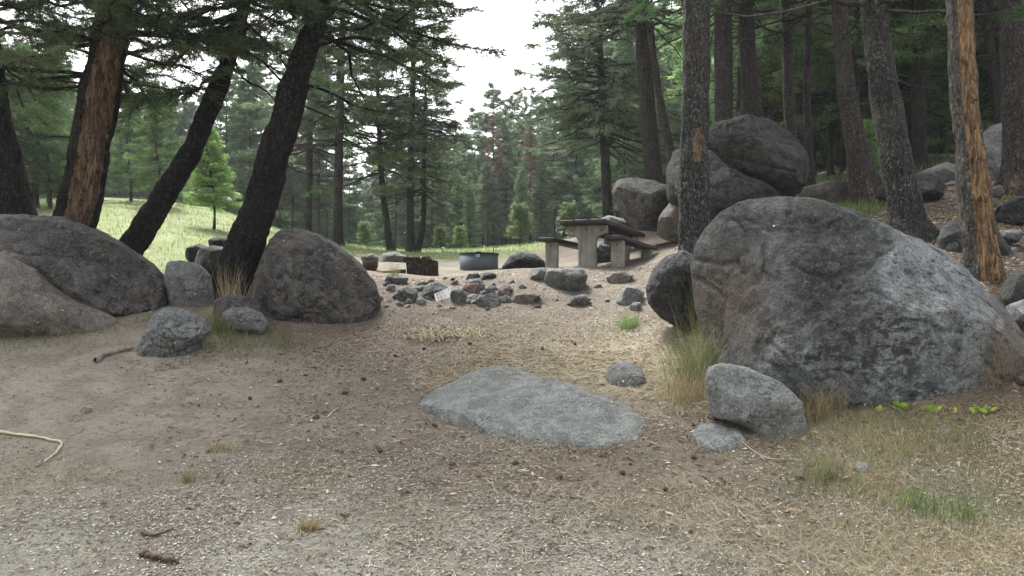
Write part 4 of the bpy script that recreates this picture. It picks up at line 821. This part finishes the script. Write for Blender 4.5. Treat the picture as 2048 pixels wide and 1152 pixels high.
def build_table():
    near = np.array(W(1172, 440, 12.4)); ax = norm(np.array([.40, 1, 0])); wx = np.array([ax[1], -ax[0], 0]); up = np.array([0, 0, 1.])
    ztop = near[2]; O = np.array([near[0] - wx[0] * .06, near[1] - wx[1] * .06, 0]); O[2] = ztop - .74
    root = empty('picnic_table', tuple(O)); tag(root, 'heavy picnic table with dark plank top and benches on concrete posts', 'picnic table')
    def P(l, w, h): return ax * l + wx * w + up * h
    Lt = 2.9
    mb = MB()
    for k in range(3): chamfer_box(mb, P(Lt / 2, (k - 1) * .25, .715), ax, wx, up, Lt / 2, .122, .036, .008)
    link('tabletop', mb.mesh('tabletop'), M['plank'], root)
    def post(l, wtop, wbot, hh, w0, name='table_post'):
        # T-shaped concrete support: shaft with shoulders under the top
        prof = [(-wbot, -.35), (wbot, -.35), (wbot, hh - .24), (wbot + .05, hh - .17), (wtop, hh - .13), (wtop, hh)] if wtop > wbot + .02 else [(-wbot, -.35), (wbot, -.35), (wbot, hh)]
        prof = prof + [(-a, b) for a, b in prof[::-1] if b > -.3]
        b = bmesh.new(); t = .055
        vs = [b.verts.new(P(l - t, w0 + a, h)) for a, h in prof]; f = b.faces.new(vs); e = bmesh.ops.extrude_face_region(b, geom=[f])
        for v in e['geom']:
            if isinstance(v, bmesh.types.BMVert): v.co += Vector(ax * 2 * t)
        bmesh.ops.recalc_face_normals(b, faces=b.faces); bmesh.ops.bevel(b, geom=list(b.edges), offset=.008, segments=1, affect='EDGES')
        me = bpy.data.meshes.new(name); b.to_mesh(me); b.free(); return link(name, me, M['concrete'], root)
    def bolts(par, l, pts, w0):
        for a, h in pts:
            m = MB(); V, Fc = ico(2); m.add(P(l - .058, w0 + a, h) + V * .014, [Fc]); link('bolt', m.mesh('bolt', True), M['bolt'], par)
    for l in (.3, Lt - .35):
        s = post(l, .33, .145, .678, 0); bolts(s, l, [(-.25, .6), (0, .61), (.25, .6)], 0)
    m = MB(); chamfer_box(m, P(Lt / 2, -.2, .645), ax, wx, up, Lt / 2 - .45, .03, .032, .005); chamfer_box(m, P(Lt / 2, .2, .645), ax, wx, up, Lt / 2 - .45, .03, .032, .005)
    link('rail', m.mesh('rail'), M['plank'], root)
    for sgn, gap in ((-1, .60), (1, .5)):
        l0, l1 = (-.02, Lt - .1)
        m = MB(); chamfer_box(m, P((l0 + l1) / 2, sgn * gap, .455), ax, wx, up, (l1 - l0) / 2, .135, .03, .008)
        sg = 'bench'; sb = link(sg, m.mesh(sg), M['plank'], root)
        for l in (.28, Lt - .45):
            q = post(l, .1, .1, .424, sgn * gap, 'bench_post'); bolts(q, l, [(0, .36)], sgn * gap)
build_table()

# ------------------------------------------------------------------ fire ring, charred block, rusty grate box
def lathe_mesh(mb, prof, seg=48, c=(0, 0, 0)):
    th = np.arange(seg) / seg * 2 * np.pi; pr = np.array(prof)
    V = np.stack([pr[:, None, 0] * np.cos(th), pr[:, None, 0] * np.sin(th), np.repeat(pr[:, 1:2], seg, 1)], -1).reshape(-1, 3) + c
    i = np.arange(len(V)).reshape(len(prof), seg); nx = np.roll(i, -1, 1); mb.add(V, [np.stack([i[:-1], nx[:-1], nx[1:], i[1:]], -1).reshape(-1, 4)])
M['steel'] = flatmat('painted_steel', (.085, .1, .115), .55, .2, .25); M['black_steel'] = flatmat('black_steel', (.012, .012, .012), .6, .3); M['white'] = flatmat('white_plate', (.6, .6, .6), .6, 0, .15)
def build_ring():
    g = W(958, 543, 15.5); root = empty('fire_ring', (g[0], g[1], g[2] - .03)); tag(root, 'blue-grey steel fire ring with black rim and hinged grate handle', 'fire ring')
    R0 = .375; h = .37
    m = MB(); lathe_mesh(m, [(R0 - .012, -.1), (R0, -.1), (R0 + .004, h), (R0 - .008, h), (R0 - .012, -.1)]); link('ring_wall', m.mesh('ring_wall', True), M['steel'], root)
    m = MB(); lathe_mesh(m, [(R0 + .006, h - .005), (R0 + .022, h - .004), (R0 + .022, h + .01), (R0 - .02, h + .012), (R0 - .02, h - .004), (R0 + .006, h - .005)]); link('rim', m.mesh('rim', True), M['black_steel'], root)
    m = MB()
    for k in range(-5, 6):
        x = k * .06; L = math.sqrt(max(R0 ** 2 - x * x, .01)) * .93
        V, Q = tubes(np.array([[[x, -L, h + .02], [x, 0, h + .021], [x, L, h + .02]]]), np.full((1, 3), .006), 6); m.add(V, [Q])
    link('grate', m.mesh('grate', True), M['black_steel'], root)
    V, Q = tubes(spline([(.28, -.05, h - .02), (.285, -.05, h + .06), (.285, -.05, h + .11), (.31, -.05, h + .135), (.39, -.05, h + .14)], 24)[None], np.full((1, 24), .009), 8)
    m = MB(); m.add(V, [Q]); link('handle', m.mesh('handle', True), M['black_steel'], root)
    V, Q = tubes(spline([(-.06, -.34, h), (-.03, -.34, h + .025), (.03, -.34, h + .025), (.06, -.34, h)], 12)[None], np.full((1, 12), .012), 8)
    m = MB(); m.add(V, [Q]); link('latch', m.mesh('latch', True), M['black_steel'], root)
    m = MB(); ang = -math.pi / 2 - .02
    chamfer_box(m, (R0 * math.cos(ang), R0 * math.sin(ang) - .012, h - .05), (1, 0, 0), (0, 1, 0), (0, 0, 1), .038, .005, .024, .002); pl = link('plate', m.mesh('plate'), M['white'], root)
    m = MB(); 
    for z in (.008, -.004): chamfer_box(m, (R0 * math.cos(ang), R0 * math.sin(ang) - .0185, h - .05 + z), (1, 0, 0), (0, 1, 0), (0, 0, 1), .026, .001, .003, 0)
    link('marking', m.mesh('marking'), M['steel'], pl)
build_ring()
def burnt():
    x = Mx('burnt_wood'); co = x.coord(scale=(1, 1, .4)); n = x.noise(co, 30, 5, .7); v = x.voro(x.coord(scale=(1, 1, .35)), 55)
    c = x.mix(x.ramp(n, .4, .62), (.018, .013, .011), (.06, .042, .032)); c = x.mix(x.math('MULTIPLY', x.ramp(v, .3, .15), x.ramp(x.noise(co, 14, 3), .48, .6)), c, (.3, .25, .2))
    x.bsdf(c, .9, x.bump(n, .8, .02), .2); return x.m
M['burnt'] = burnt(); M['rust'] = flatmat('rust', (.062, .034, .025), .9, .1, .6)
def build_block():
    poly = [(808,513),(835,514),(858,513),(864,519),(876,522),(877,547),(845,549),(815,550),(812,525),(804,520)]
    D = 13.9; b = bmesh.new(); c = np.mean([W(x, y, D) for x, y in poly], 0)
    vs = [b.verts.new(Vector(W(x, y + (12 if y > 540 else 0), D) - c)) for x, y in poly]; f = b.faces.new(vs); e = bmesh.ops.extrude_face_region(b, geom=[f])
    for v in e['geom']:
        if isinstance(v, bmesh.types.BMVert): v.co += Vector((-.03, .34, .01))
    bmesh.ops.recalc_face_normals(b, faces=b.faces); bmesh.ops.bevel(b, geom=list(b.edges), offset=.008, segments=1, affect='EDGES')
    bmesh.ops.triangulate(b, faces=b.faces); bmesh.ops.subdivide_edges(b, edges=b.edges, cuts=4, use_grid_fill=True)
    for v in b.verts:
        q = np.array(v.co[:])[None]; v.co += Vector((float(vnoise(q * 30, 1)[0]) * .006, float(vnoise(q * 30, 2)[0]) * .012, float(vnoise(q * 30, 3)[0]) * .008))
    me = bpy.data.meshes.new('log_block'); b.to_mesh(me); b.free()
    root = tag(link('log_block', me, M['burnt'], loc=tuple(c)), 'charred square-cut log block with a pale bolt head, left of the fire ring', 'log block')
    m = MB(); V, Fc = ico(2); m.add(V * np.array([.014, .01, .018]) + (W(842, 515, D) - c + np.array([0, -.012, 0])), [Fc]); link('bolt', m.mesh('bolt', True), M['white'], root)
    # rusty steel channel posts beside it
    c = W(741, 522, 13.6); m = MB(); V = []
    for w, z in ((.125, 0), (.115, -.10), (.06, -.2), (.05, -.42)): V += [(-w, -.1, z), (w * .95, -.1, z), (w * .95, .12, z), (-w, .12, z)]
    Fq = [[4 * k + a, 4 * k + (a + 1) % 4, 4 * k + 4 + (a + 1) % 4, 4 * k + 4 + a] for k in range(3) for a in range(4)]; m.add(np.array(V), [np.array(Fq), np.array([[3, 2, 1, 0]])])
    tag(link('rusty_bracket', m.mesh('rusty_bracket'), M['rust'], loc=(c[0], c[1], c[2])), 'rusty tapered steel bracket right behind the conical boulder', 'bracket')
    a, bq = W(752, 548, 13.2), W(809, 542, 14.0); d = norm(bq - a); m = MB()
    sd_ = norm(np.cross(d, [0, 0, 1])); chamfer_box(m, (0, 0, 0), d, sd_, np.cross(sd_, d), np.linalg.norm(bq - a) / 2, .03, .035, .004); chamfer_box(m, -sd_ * .0, d, sd_, np.cross(sd_, d), np.linalg.norm(bq - a) / 2 - .02, .045, .012, .002)
    tag(link('rusty_beam', m.mesh('rusty_beam'), M['rust'], loc=tuple((a + bq) / 2)), 'rusty steel beam lying between the bracket and the charred block', 'beam')
    c2 = W(735, 520, 13.9)
    rock('brown rock resting on the rusty bracket behind the conical boulder', [(718,522),(724,510),(745,507),(757,515),(757,525),(735,528)], 13.8, .15, M['rock_brown2'], seed=91, sub=4, name='rock', cat='rock', cuts=3)
build_block()
# ------------------------------------------------------------------ hand-lettered paper sign
def build_sign():
    pts = [(868,588),(901,574),(903,581),(899.5,586.5),(900,594.5),(872,603)]; D = 10.15
    P = [W(x, y, D + (603 - y) * .0012) for x, y in pts]; c = np.mean(P, 0)
    root = empty('paper_sign', tuple(c)); tag(root, 'torn white paper sign with handwritten dark letters lying on the bank', 'sign')
    b = bmesh.new(); vs = [b.verts.new(Vector(p - c)) for p in P]; f = b.faces.new(vs); e = bmesh.ops.extrude_face_region(b, geom=[f])
    for v in e['geom']:
        if isinstance(v, bmesh.types.BMVert): v.co += Vector((0, .006, 0))
    bmesh.ops.recalc_face_normals(b, faces=b.faces); me = bpy.data.meshes.new('sheet'); b.to_mesh(me); b.free(); M['paper'] = flatmat('paper', (.78, .78, .77), .8, 0, .08); link('sheet', me, M['paper'], root)
    M['ink'] = flatmat('ink', (.13, .1, .11), .9, 0, .2); M['ink_faint'] = flatmat('ink_faint', (.38, .34, .35), .9, 0, .2)
    ang = math.atan2(14, 33); ex = np.array([math.cos(ang), 0, math.sin(ang)]); ez = np.array([-math.sin(ang), 0, math.cos(ang)])
    def stroke(pl, m):
        q = np.array([c + (W(868, 588, D) - c) + ex * a + ez * z + np.array([0, -.012 + .012 * 0, 0]) for a, z in pl]); q[:, 1] = D + (603 - (HY - F * (q[:, 2] - CH) / D)) * .0012 - .004
        V, Q = tubes((q - c)[None], np.full((1, len(q)), .0032), 4); m.add(V, [Q])
    s = .0065
    def letter(ch, a0, z0, h, m):
        G_ = {'O': [[(0,0),(.6,0),(.6,1),(0,1),(0,0)]], 'R': [[(0,0),(0,1),(.6,.9),(.6,.55),(0,.5),(.6,0)]], 'E': [[(.6,0),(0,0),(0,1),(.6,1)],[(0,.5),(.5,.5)]], 'T': [[(0,1),(.7,1)],[(.35,1),(.35,0)]], 'I': [[(.2,0),(.2,1)]], 'S': [[(.6,1),(0,.9),(.05,.55),(.6,.45),(.55,0),(0,.05)]], 'N': [[(0,0),(0,1),(.6,0),(.6,1)]], '1': [[(.3,0),(.3,1)]], 'V': [[(0,1),(.3,0),(.6,1)]], 'D': [[(0,0),(0,1),(.5,.8),(.5,.2),(0,0)]]}
        for pl in G_[ch]: stroke([(a0 + u * h * .8, z0 + v * h) for u, v in pl], m)
    m = MB()
    for k, ch in enumerate('RES'): letter(ch, .03 + k * .036, -.035, .025, m)
    for k, ch in enumerate('TEI'): letter(ch, .022 + k * .045, -.092, .034, m)
    letter('I', .195, -.03, .026, m)
    link('lettering', m.mesh('lettering'), M['ink'], root)
build_sign()
# ------------------------------------------------------------------ sticks and scraps
M['stick'] = flatmat('pale_wood', (.5, .42, .3), .85, 0, .25); M['oldwood'] = flatmat('old_wood', (.24, .21, .18), .9, 0, .4); M['barkchip'] = flatmat('bark_piece', (.1, .065, .05), .9, 0, .4)
def stick(label, pts, rad, mat, name='stick', lift=.01):
    Q0 = np.array([G(*p) for p in pts]); q = spline(Q0, 26); q[:, 2] = H(q[:, 0], q[:, 1]) + lift; q[:, 2] += .4 * rad; q += np.random.RandomState(len(label)).randn(*q.shape) * rad * .15
    c = q.mean(0); V, Q = tubes((q - c)[None], (rad * np.linspace(1, .45, len(q)))[None], 8); m = MB(); m.add(V, [Q])
    n = len(q) * 8; m.add(np.zeros((1, 3)), []); 
    return tag(link(name, m.mesh(name, True), mat, loc=tuple(c)), label, 'stick')
stick('long pale bent stick lying on the dust at the left edge', [(-60,860),(0,868),(60,877),(105,886),(124,893),(112,910),(88,928)], .013, M['stick'])
stick('short weathered grey branch on the dust left of the craggy rock', [(192,728),(205,716),(235,708),(265,700)], .035, M['oldwood'], 'branch')
stick('thin straight pale twig on the dirt, middle left', [(655,838),(668,825),(678,818)], .006, M['stick'])
stick('dark curl of dead bark at the bottom left', [(285,1112),(310,1120),(355,1128)], .022, M['barkchip'])
stick('brown dead branch on the gravel above the bark curl', [(285,1072),(310,1078),(345,1066)], .012, M['barkchip'])
stick('long straw-coloured stem lying at the right foot of the tilted slab', [(1440,850),(1480,885),(1530,920),(1600,925)], .005, M['stick'])
stick('fallen brown log on the slope left of the stripped trunk', [(1850,520),(1865,490),(1885,462)], .03, M['barkchip'], 'log')

# ------------------------------------------------------------------ ground cover
def scatter(px0, px1, py0, py1, n, seed, mask=None):
    """points spread over the ground between photo rows and columns, evenly over the ground area"""
    rng = np.random.RandomState(seed); a = G((px0 + px1) / 2, py1)[1]; b = G((px0 + px1) / 2, py0)[1]
    d = np.sqrt(rng.rand(n) * (b * b - a * a) + a * a); px = rng.uniform(px0, px1, n); X = (px - CX) / F * d
    if mask is not None: k = mask(X, d, px, rng); X, d = X[k], d[k]
    return np.stack([X, d, H(X, d)], 1), rng
def flakes(P, rng, ln, wd, name, mat, kind='stuff', lift=.006, tilt=.18, tonef=None, lens=(.5, 1.5)):
    """small lying slivers, each a bent six-sided chip"""
    n = len(P); a = rng.rand(n) * np.pi * 2; d = np.stack([np.cos(a), np.sin(a), rng.randn(n) * tilt + .08 * np.sin(a)], 1); d = norm(d); s = norm(np.cross(d, [0, 0, 1])); s[:, 2] += rng.randn(n) * .3
    L = ln * rng.uniform(*lens, n)[:, None]; Wd = wd * rng.uniform(.5, 1.4, n)[:, None]; up = np.array([0, 0, 1.]) * Wd * .5
    c = P + np.array([0, 0, lift])
    V = np.stack([c - d * L * .5, c - d * L * .2 + s * Wd * .5, c + d * L * .3 + s * Wd * .4, c + d * L * .5, c + d * L * .2 - s * Wd * .5, c - d * L * .3 - s * Wd * .4, c + up], 1)
    i = (np.arange(n) * 7)[:, None]; T = np.concatenate([i + np.array([k, (k + 1) % 6, 6])[None] for k in range(6)])
    tone = rng.rand(n) if tonef is None else tonef(rng, n)
    me = mkmesh(name, V.reshape(-1, 3), [T], {'tone': np.repeat(tone, 7)}); return tag(link(name, me, mat), kind=kind)
def blades(P, rng, h, w, name, mat, lean=.35, segs=3, seedhead=0, kind='stuff', flop=0, parent=None, origin=None, tone0=0, tone1=1):
    n = len(P); a = rng.rand(n) * 2 * np.pi; hh = h * rng.uniform(.45, 1.2, n); ln = lean * rng.uniform(.3, 1.6, n) + flop
    u = np.stack([np.cos(a), np.sin(a), 0 * a], 1); sd = np.stack([-np.sin(a), np.cos(a), 0 * a], 1); a2 = rng.rand(n) * 2 * np.pi; sd = np.stack([np.cos(a2), np.sin(a2), 0 * a], 1)
    t = np.linspace(0, 1, segs + 1); V = []
    for k, q in enumerate(t):
        ctr = P + u * (hh * ln * q ** 1.6)[:, None] + np.array([0, 0, 1.]) * (hh * (q - min(flop, .9) * .6 * q * q))[:, None]
        ww = w * (1 - q) ** .7 if k < segs else 0
        if k < segs: V += [ctr - sd * ww / 2, ctr + sd * ww / 2]
        else: V += [ctr]
    V = np.stack(V, 1); m = V.shape[1]; i = (np.arange(n) * m)[:, None]
    Q = np.concatenate([i + np.array([2 * k, 2 * k + 1, 2 * k + 3, 2 * k + 2])[None] for k in range(segs - 1)]) if segs > 1 else np.zeros((0, 4), int)
    T = i + np.array([m - 3, m - 2, m - 1])[None]; V = V.reshape(-1, 3)
    if origin is not None: V = V - origin
    me = mkmesh(name, V, [Q, T], {'tone': np.repeat(tone0 + (tone1 - tone0) * rng.rand(n), m)})
    o = link(name, me, mat, parent)
    if origin is not None and parent is None: o.location = tuple(origin)
    return tag(o, kind=kind) if kind else o
def near_px(pts, rad):
    """mask: keep a point with a chance that falls off with the ground distance to any of the listed pixels"""
    C = np.array([G(a, b)[:2] for a, b in pts])
    def f(X, Y, px, rng):
        d = np.min(np.hypot(X[:, None] - C[:, 0], Y[:, None] - C[:, 1]), 1); return rng.rand(len(X)) < np.exp(-(d / rad) ** 2)
    return f
def patchy(th=.0, sc=.8, seed=3, extra=None):
    def f(X, Y, px, rng):
        n = fbm(np.stack([X, Y, X * 0], 1) * sc, 3, seed); k = rng.rand(len(X)) < sstep(th - .25, th + .25, n)
        return k & extra(X, Y, px, rng) if extra is not None else k
    return f
P, rg = scatter(-100, 2150, 640, 1320, 52000, 1, lambda X, Y, px, r: r.rand(len(X)) < np.where(px < 560, np.where(Y + px / 400 > 6.2, .2, .75), 1)); flakes(P, rg, .028, .006, 'needle_litter', M['litter'])
P, rg = scatter(600, 1400, 545, 740, 14000, 2); flakes(P, rg, .03, .009, 'needle_litter', M['litter'])
P, rg = scatter(-100, 2150, 880, 1320, 36000, 3, patchy(.05, 1.1, 8)); flakes(P, rg, .016, .009, 'wood_chip_litter', M['chips'], tonef=lambda r, n: r.rand(n) ** 1.2)
P, rg = scatter(-100, 2150, 980, 1320, 15000, 31, patchy(.0, .9, 33)); flakes(P, rg, .018, .009, 'wood_chip_litter', M['chips'])
P, rg = scatter(300, 2150, 690, 1100, 1800, 4); flakes(P, rg, .05, .015, 'bark_litter', M['litter'], lift=.01)
P, rg = scatter(1350, 2150, 380, 640, 20000, 5); flakes(P, rg, .06, .014, 'forest_floor_litter', M['litter'])
P, rg = scatter(-100, 2150, 560, 930, 60000, 55, near_px([(850,850),(930,872),(1020,886),(1130,898),(1230,902),(1290,885),(1310,850),(1420,845),(1480,880),(1560,897),(1610,885),(1380,880),(1430,910),(1500,900),(270,730),(330,735),(390,722),(420,690),(545,645),(600,645),(680,640),(740,625),(765,600),(220,665),(340,625),(1300,640),(1370,670),(1620,815),(1700,815),(1800,825),(1900,830),(1980,825)], .13)); flakes(P, rg, .035, .008, 'needle_litter', M['litter'], lift=.012, tilt=.4)
# straw: long thin dry stems lying about
def straw(P, rng, L, w, name):
    n = len(P); a = rng.rand(n) * 2 * np.pi; ll = L * rng.uniform(.4, 1.5, n); b = rng.randn(n) * .35; V = []
    for k, q in enumerate(np.linspace(-.5, .5, 5)):
        aa = a + b * q; c = P + np.stack([np.cos(aa), np.sin(aa), 0 * aa], 1) * (ll * q)[:, None]; c[:, 2] = H0(c[:, 0], c[:, 1]) + .018 + .02 * (1 - abs(q) * 2) * rng.rand(n) + P[:, 2] * 0; s = np.stack([-np.sin(aa), np.cos(aa), .6 * np.ones(n)], 1) * w / 2; V += [c - s, c + s]
    V = np.stack(V, 1); i = (np.arange(n) * 10)[:, None]; Q = np.concatenate([i + np.array([2 * k, 2 * k + 1, 2 * k + 3, 2 * k + 2])[None] for k in range(4)])
    return tag(link(name, mkmesh(name, V.reshape(-1, 3), [Q], {'tone': np.repeat(rng.rand(n), 10)}), M['straw']), kind='stuff')
P, rg = scatter(820, 1440, 660, 860, 16000, 6, near_px([(1000,720),(1130,725),(1230,730),(1290,745),(1100,760),(1380,800),(1330,780),(900,760),(1290,720)], .35)); straw(P, rg, .15, .0028, 'dry_straw')
P, rg = scatter(780, 1000, 655, 690, 2600, 61, near_px([(860,675),(900,672),(935,668)], .22)); straw(P, rg, .06, .006, 'dry_straw')
edge = lambda a, b: (lambda X, Y, px, r: r.rand(len(X)) < sstep(a, b, px + 120 * fbm(np.stack([X, Y, X * 0], 1) * 1.5, 3, 41)))
P, rg = scatter(700, 2150, 850, 1300, 13000, 7, patchy(.05, 1.6, 12, edge(800, 1750))); straw(P, rg, .12, .0016, 'dry_straw')
P, rg = scatter(300, 1200, 860, 1300, 2200, 71, patchy(0, 1.2, 13)); straw(P, rg, .09, .002, 'dry_straw')
# grass
P, rg = scatter(-250, 1250, 395, 580, 165000, 8, lambda X, Y, px, r: (r.rand(len(X)) < sstep(10.6, 12.0, Y)) & (r.rand(len(X)) < sstep(1180, 1080, px)) & ((px < 575) | (Y > 20.0))); blades(P, rg, .11, .014, 'meadow_grass', M['grass_meadow'], .7, 2)
P, rg = scatter(1560, 1830, 385, 440, 5000, 9, near_px([(1680,425),(1720,430),(1700,415),(1650,418),(1770,440)], .7)); blades(P, rg, .22, .012, 'slope_grass', M['grass_meadow'], .5, 3)
P, rg = scatter(1800, 1960, 330, 380, 1500, 91, near_px([(1880,340),(1900,345)], .8)); blades(P, rg, .35, .015, 'slope_grass', M['grass_green'], .5, 3)
P, rg = scatter(-100, 700, 640, 760, 15000, 10, near_px([(0,678),(60,677),(130,672),(180,662),(430,655),(450,680),(500,670),(540,665),(560,690),(470,695),(430,700),(310,640)], .25)); blades(P, rg, .09, .004, 'path_edge_grass', M['grass_green'], .6, 3)
P, rg = scatter(-100, 2150, 880, 1300, 22000, 11, patchy(.12, 1.3, 21)); blades(P, rg, .04, .0025, 'sparse_grass', M['grass_green'], .8, 3, tone0=.3)
P, rg = scatter(1300, 2150, 820, 1300, 26000, 12, patchy(-.05, 1.4, 22, edge(1350, 1800))); blades(P, rg, .1, .0025, 'dry_grass', M['grass_dry'], .9, 3, flop=.5)
P, rg = scatter(1560, 2150, 830, 1100, 7000, 13, near_px([(1650,850),(1760,860),(1820,880),(1900,880),(1640,960),(1800,1000),(1900,1040),(1960,1000),(1780,900)], .28)); blades(P, rg, .12, .003, 'green_grass', M['grass_green'], .6, 4)
P, rg = scatter(780, 1350, 660, 860, 7000, 14, near_px([(900,740),(960,735),(1260,655),(1250,645),(820,660)], .22)); blades(P, rg, .08, .003, 'sparse_grass', M['grass_green'], .7, 3)
P, rg = scatter(1900, 2100, 360, 480, 9000, 92, near_px([(1985,405),(2000,395),(2030,400),(1965,440),(1990,430)], .35)); blades(P, rg, .05, .02, 'moss', M['moss'], .6, 2)
P, rg = scatter(1560, 1900, 330, 380, 5000, 93, patchy(0, .6, 44)); blades(P, rg, .22, .018, 'slope_grass', M['needle_green'], .5, 3)
def tuft(label, px, py, n, h, spread, mat, lean=.4, seed=1, w=.004, name='grass_tuft', flop=0, group=None):
    c = G(px, py); rng = np.random.RandomState(seed); q = rng.randn(n, 2) * spread; P = np.stack([c[0] + q[:, 0], c[1] + q[:, 1] * .6, 0 * q[:, 0]], 1); P[:, 2] = H(P[:, 0], P[:, 1])
    o = blades(P, rng, h, w, name, mat, lean, 5, kind=None, origin=c, flop=flop); return tag(o, label, 'grass', group)
tuft('tall green and straw grass clump against the left foot of the huge boulder', 1388, 778, 420, .55, .12, M['grass_green'], .45, 1, .005)
tuft('dry straw-coloured grass skirt left of the tilted slab', 1375, 800, 420, .3, .13, M['grass_dry'], .8, 2, .003)
tuft('tall thin seeding grass stems by the dark wedged boulder', 1420, 720, 220, .75, .14, M['grass_green'], .3, 3, .003)
tuft('tall pale grass stems between the upright grey rock and the conical boulder', 462, 640, 160, .62, .1, M['grass_dry'], .25, 4, .005)
tuft('green grass tuft around the low pale rock', 430, 665, 500, .25, .14, M['grass_green'], .5, 5)
tuft('dry grass clump right of the tilted slab', 1640, 835, 320, .28, .09, M['grass_dry'], .6, 6, .003)
tuft('green stems growing up the foot of the huge boulder behind the tilted slab', 1625, 800, 200, .42, .1, M['grass_green'], .35, 7, .003)
tuft('small dry grass tuft in the middle of the gravel foreground', 618, 1062, 260, .07, .03, M['grass_dry'], .9, 8, .003)
tuft('wispy yellow-green tuft below the tilted slab', 1650, 960, 160, .2, .05, M['grass_green'], .4, 9, .003)
tuft('fresh green grass shoots at lower right', 1830, 1020, 80, .15, .08, M['grass_fresh'], .3, 10, .005)
tuft('fresh green grass shoots at far lower right', 1925, 1040, 80, .15, .08, M['grass_fresh'], .3, 11, .005)
tuft('green tuft on the bank beside the dark wedged boulder', 1258, 655, 200, .17, .07, M['grass_fresh'], .4, 12)
tuft('thin tuft beside the long dark stone by the log block', 790, 566, 120, .28, .05, M['grass_green'], .3, 13, .006)
tuft('small upright green tuft at left in the gravel', 378, 965, 120, .1, .03, M['grass_green'], .3, 14, .003)
tuft('pale dry tuft on the dirt at middle left', 445, 900, 260, .06, .06, M['grass_dry'], .9, 15, .003)
# lime-green leafy sprigs at the foot of the huge boulder
def sprig(label, px, py, n, size, mat, seed):
    c = G(px, py); rng = np.random.RandomState(seed); m = MB()
    for k in range(n):
        a = rng.rand() * 6.28; el = rng.uniform(.7, 1.45); L = .95 * size * rng.uniform(.6, 1.1); u = np.array([math.cos(a) * math.cos(el), math.sin(a) * math.cos(el), math.sin(el)]); s = norm(np.cross(u, [0, 0, 1.])); o = np.array([rng.randn() * size * .35, rng.randn() * size * .2, 0])
        t = np.linspace(0, 1, 7); wv = np.array([.03, .2, .3, .24, .3, .15, .0]) * L * .8; ctr = o + u * (L * t)[:, None] + np.array([0, 0, -.25 * L]) * (t * t)[:, None]
        V = np.stack([ctr - s * wv[:, None], ctr + np.array([0, 0, -.03 * L]), ctr + s * wv[:, None]], 1).reshape(-1, 3); i = np.arange(21).reshape(7, 3)
        Q = np.concatenate([np.stack([i[:-1, j], i[:-1, j + 1], i[1:, j + 1], i[1:, j]], -1) for j in (0, 1)]); m.add(V, [Q], rng.rand())
    tag(link('leafy_plant', m.mesh('leafy_plant', False, 'tone'), mat, loc=tuple(c)), label, 'plant')
for lab, px, py, n, s, mt, sd_ in [('widest lime-green leafy plant at the foot of the huge boulder', 1730, 812, 30, .1, 'leaf_lime', 1), ('lime-green plant just right of the widest one under the huge boulder', 1803, 818, 14, .09, 'leaf_lime', 2),
    ('yellow-green plant, in the middle of the row under the huge boulder', 1863, 824, 16, .09, 'leaf_lime', 3), ('upright lime-green plant at the right end of the row under the huge boulder', 1957, 826, 18, .1, 'leaf_lime', 4), ('tiny yellow leaf sprig right below the widest plant', 1755, 822, 6, .06, 'leaf_yellow', 5), ('tiny yellow leaf sprig between the two rightmost plants', 1905, 828, 5, .06, 'leaf_yellow', 6)]:
    sprig(lab, px, py, n, s, M[mt], sd_)
# pine cones: one built, the rest copied
def cone_proto():
    m = MB(); V, Fc = ico(3); rr = 1 + .22 * np.sin(V[:, 2] * 14 + np.arctan2(V[:, 1], V[:, 0]) * 5); m.add(V * rr[:, None] * np.array([.016, .016, .026]), [Fc]); return m.mesh('pine_cone', True)
cm = cone_proto(); cm.materials.append(M['barkchip']); rc = random.Random(3)
for i, (px, py) in enumerate([(760,905),(1245,950),(1388,918),(632,840),(727,760),(848,700),(1085,700),(940,690),(1052,790),(905,935),(500,800),(790,715),(1150,690),(1330,985),(1120,960),(560,765),(690,790),(1030,930),(870,855),(1600,960)]):
    g = G(px, py); o = bpy.data.objects.new('pine_cone', cm); COL.objects.link(o); o.location = (g[0], g[1], g[2] + .014); o.rotation_euler = (R(90), rc.uniform(0, 3), rc.uniform(0, 6))
    tag(o, 'small dark fallen pine cone lying on the dirt', 'pine cone', 'fallen pine cones on the ground')

# ------------------------------------------------------------------ air
def build_haze():
    b = bmesh.new(); bmesh.ops.create_cube(b, size=2)
    for v in b.verts: v.co = (v.co.x * 400, 85 + v.co.y * 160, 18 + v.co.z * 24)
    me = bpy.data.meshes.new('haze'); b.to_mesh(me); b.free(); m, nt, out, N, L = newmat('haze'); v = N('ShaderNodeVolumePrincipled')
    v.inputs['Color'].default_value = (.93, .96, 1, 1); v.inputs['Density'].default_value = .0006; v.inputs['Anisotropy'].default_value = .2
    L(v.outputs[0], out.inputs['Volume']); tag(link('haze', me, m), kind='stuff')
build_haze()
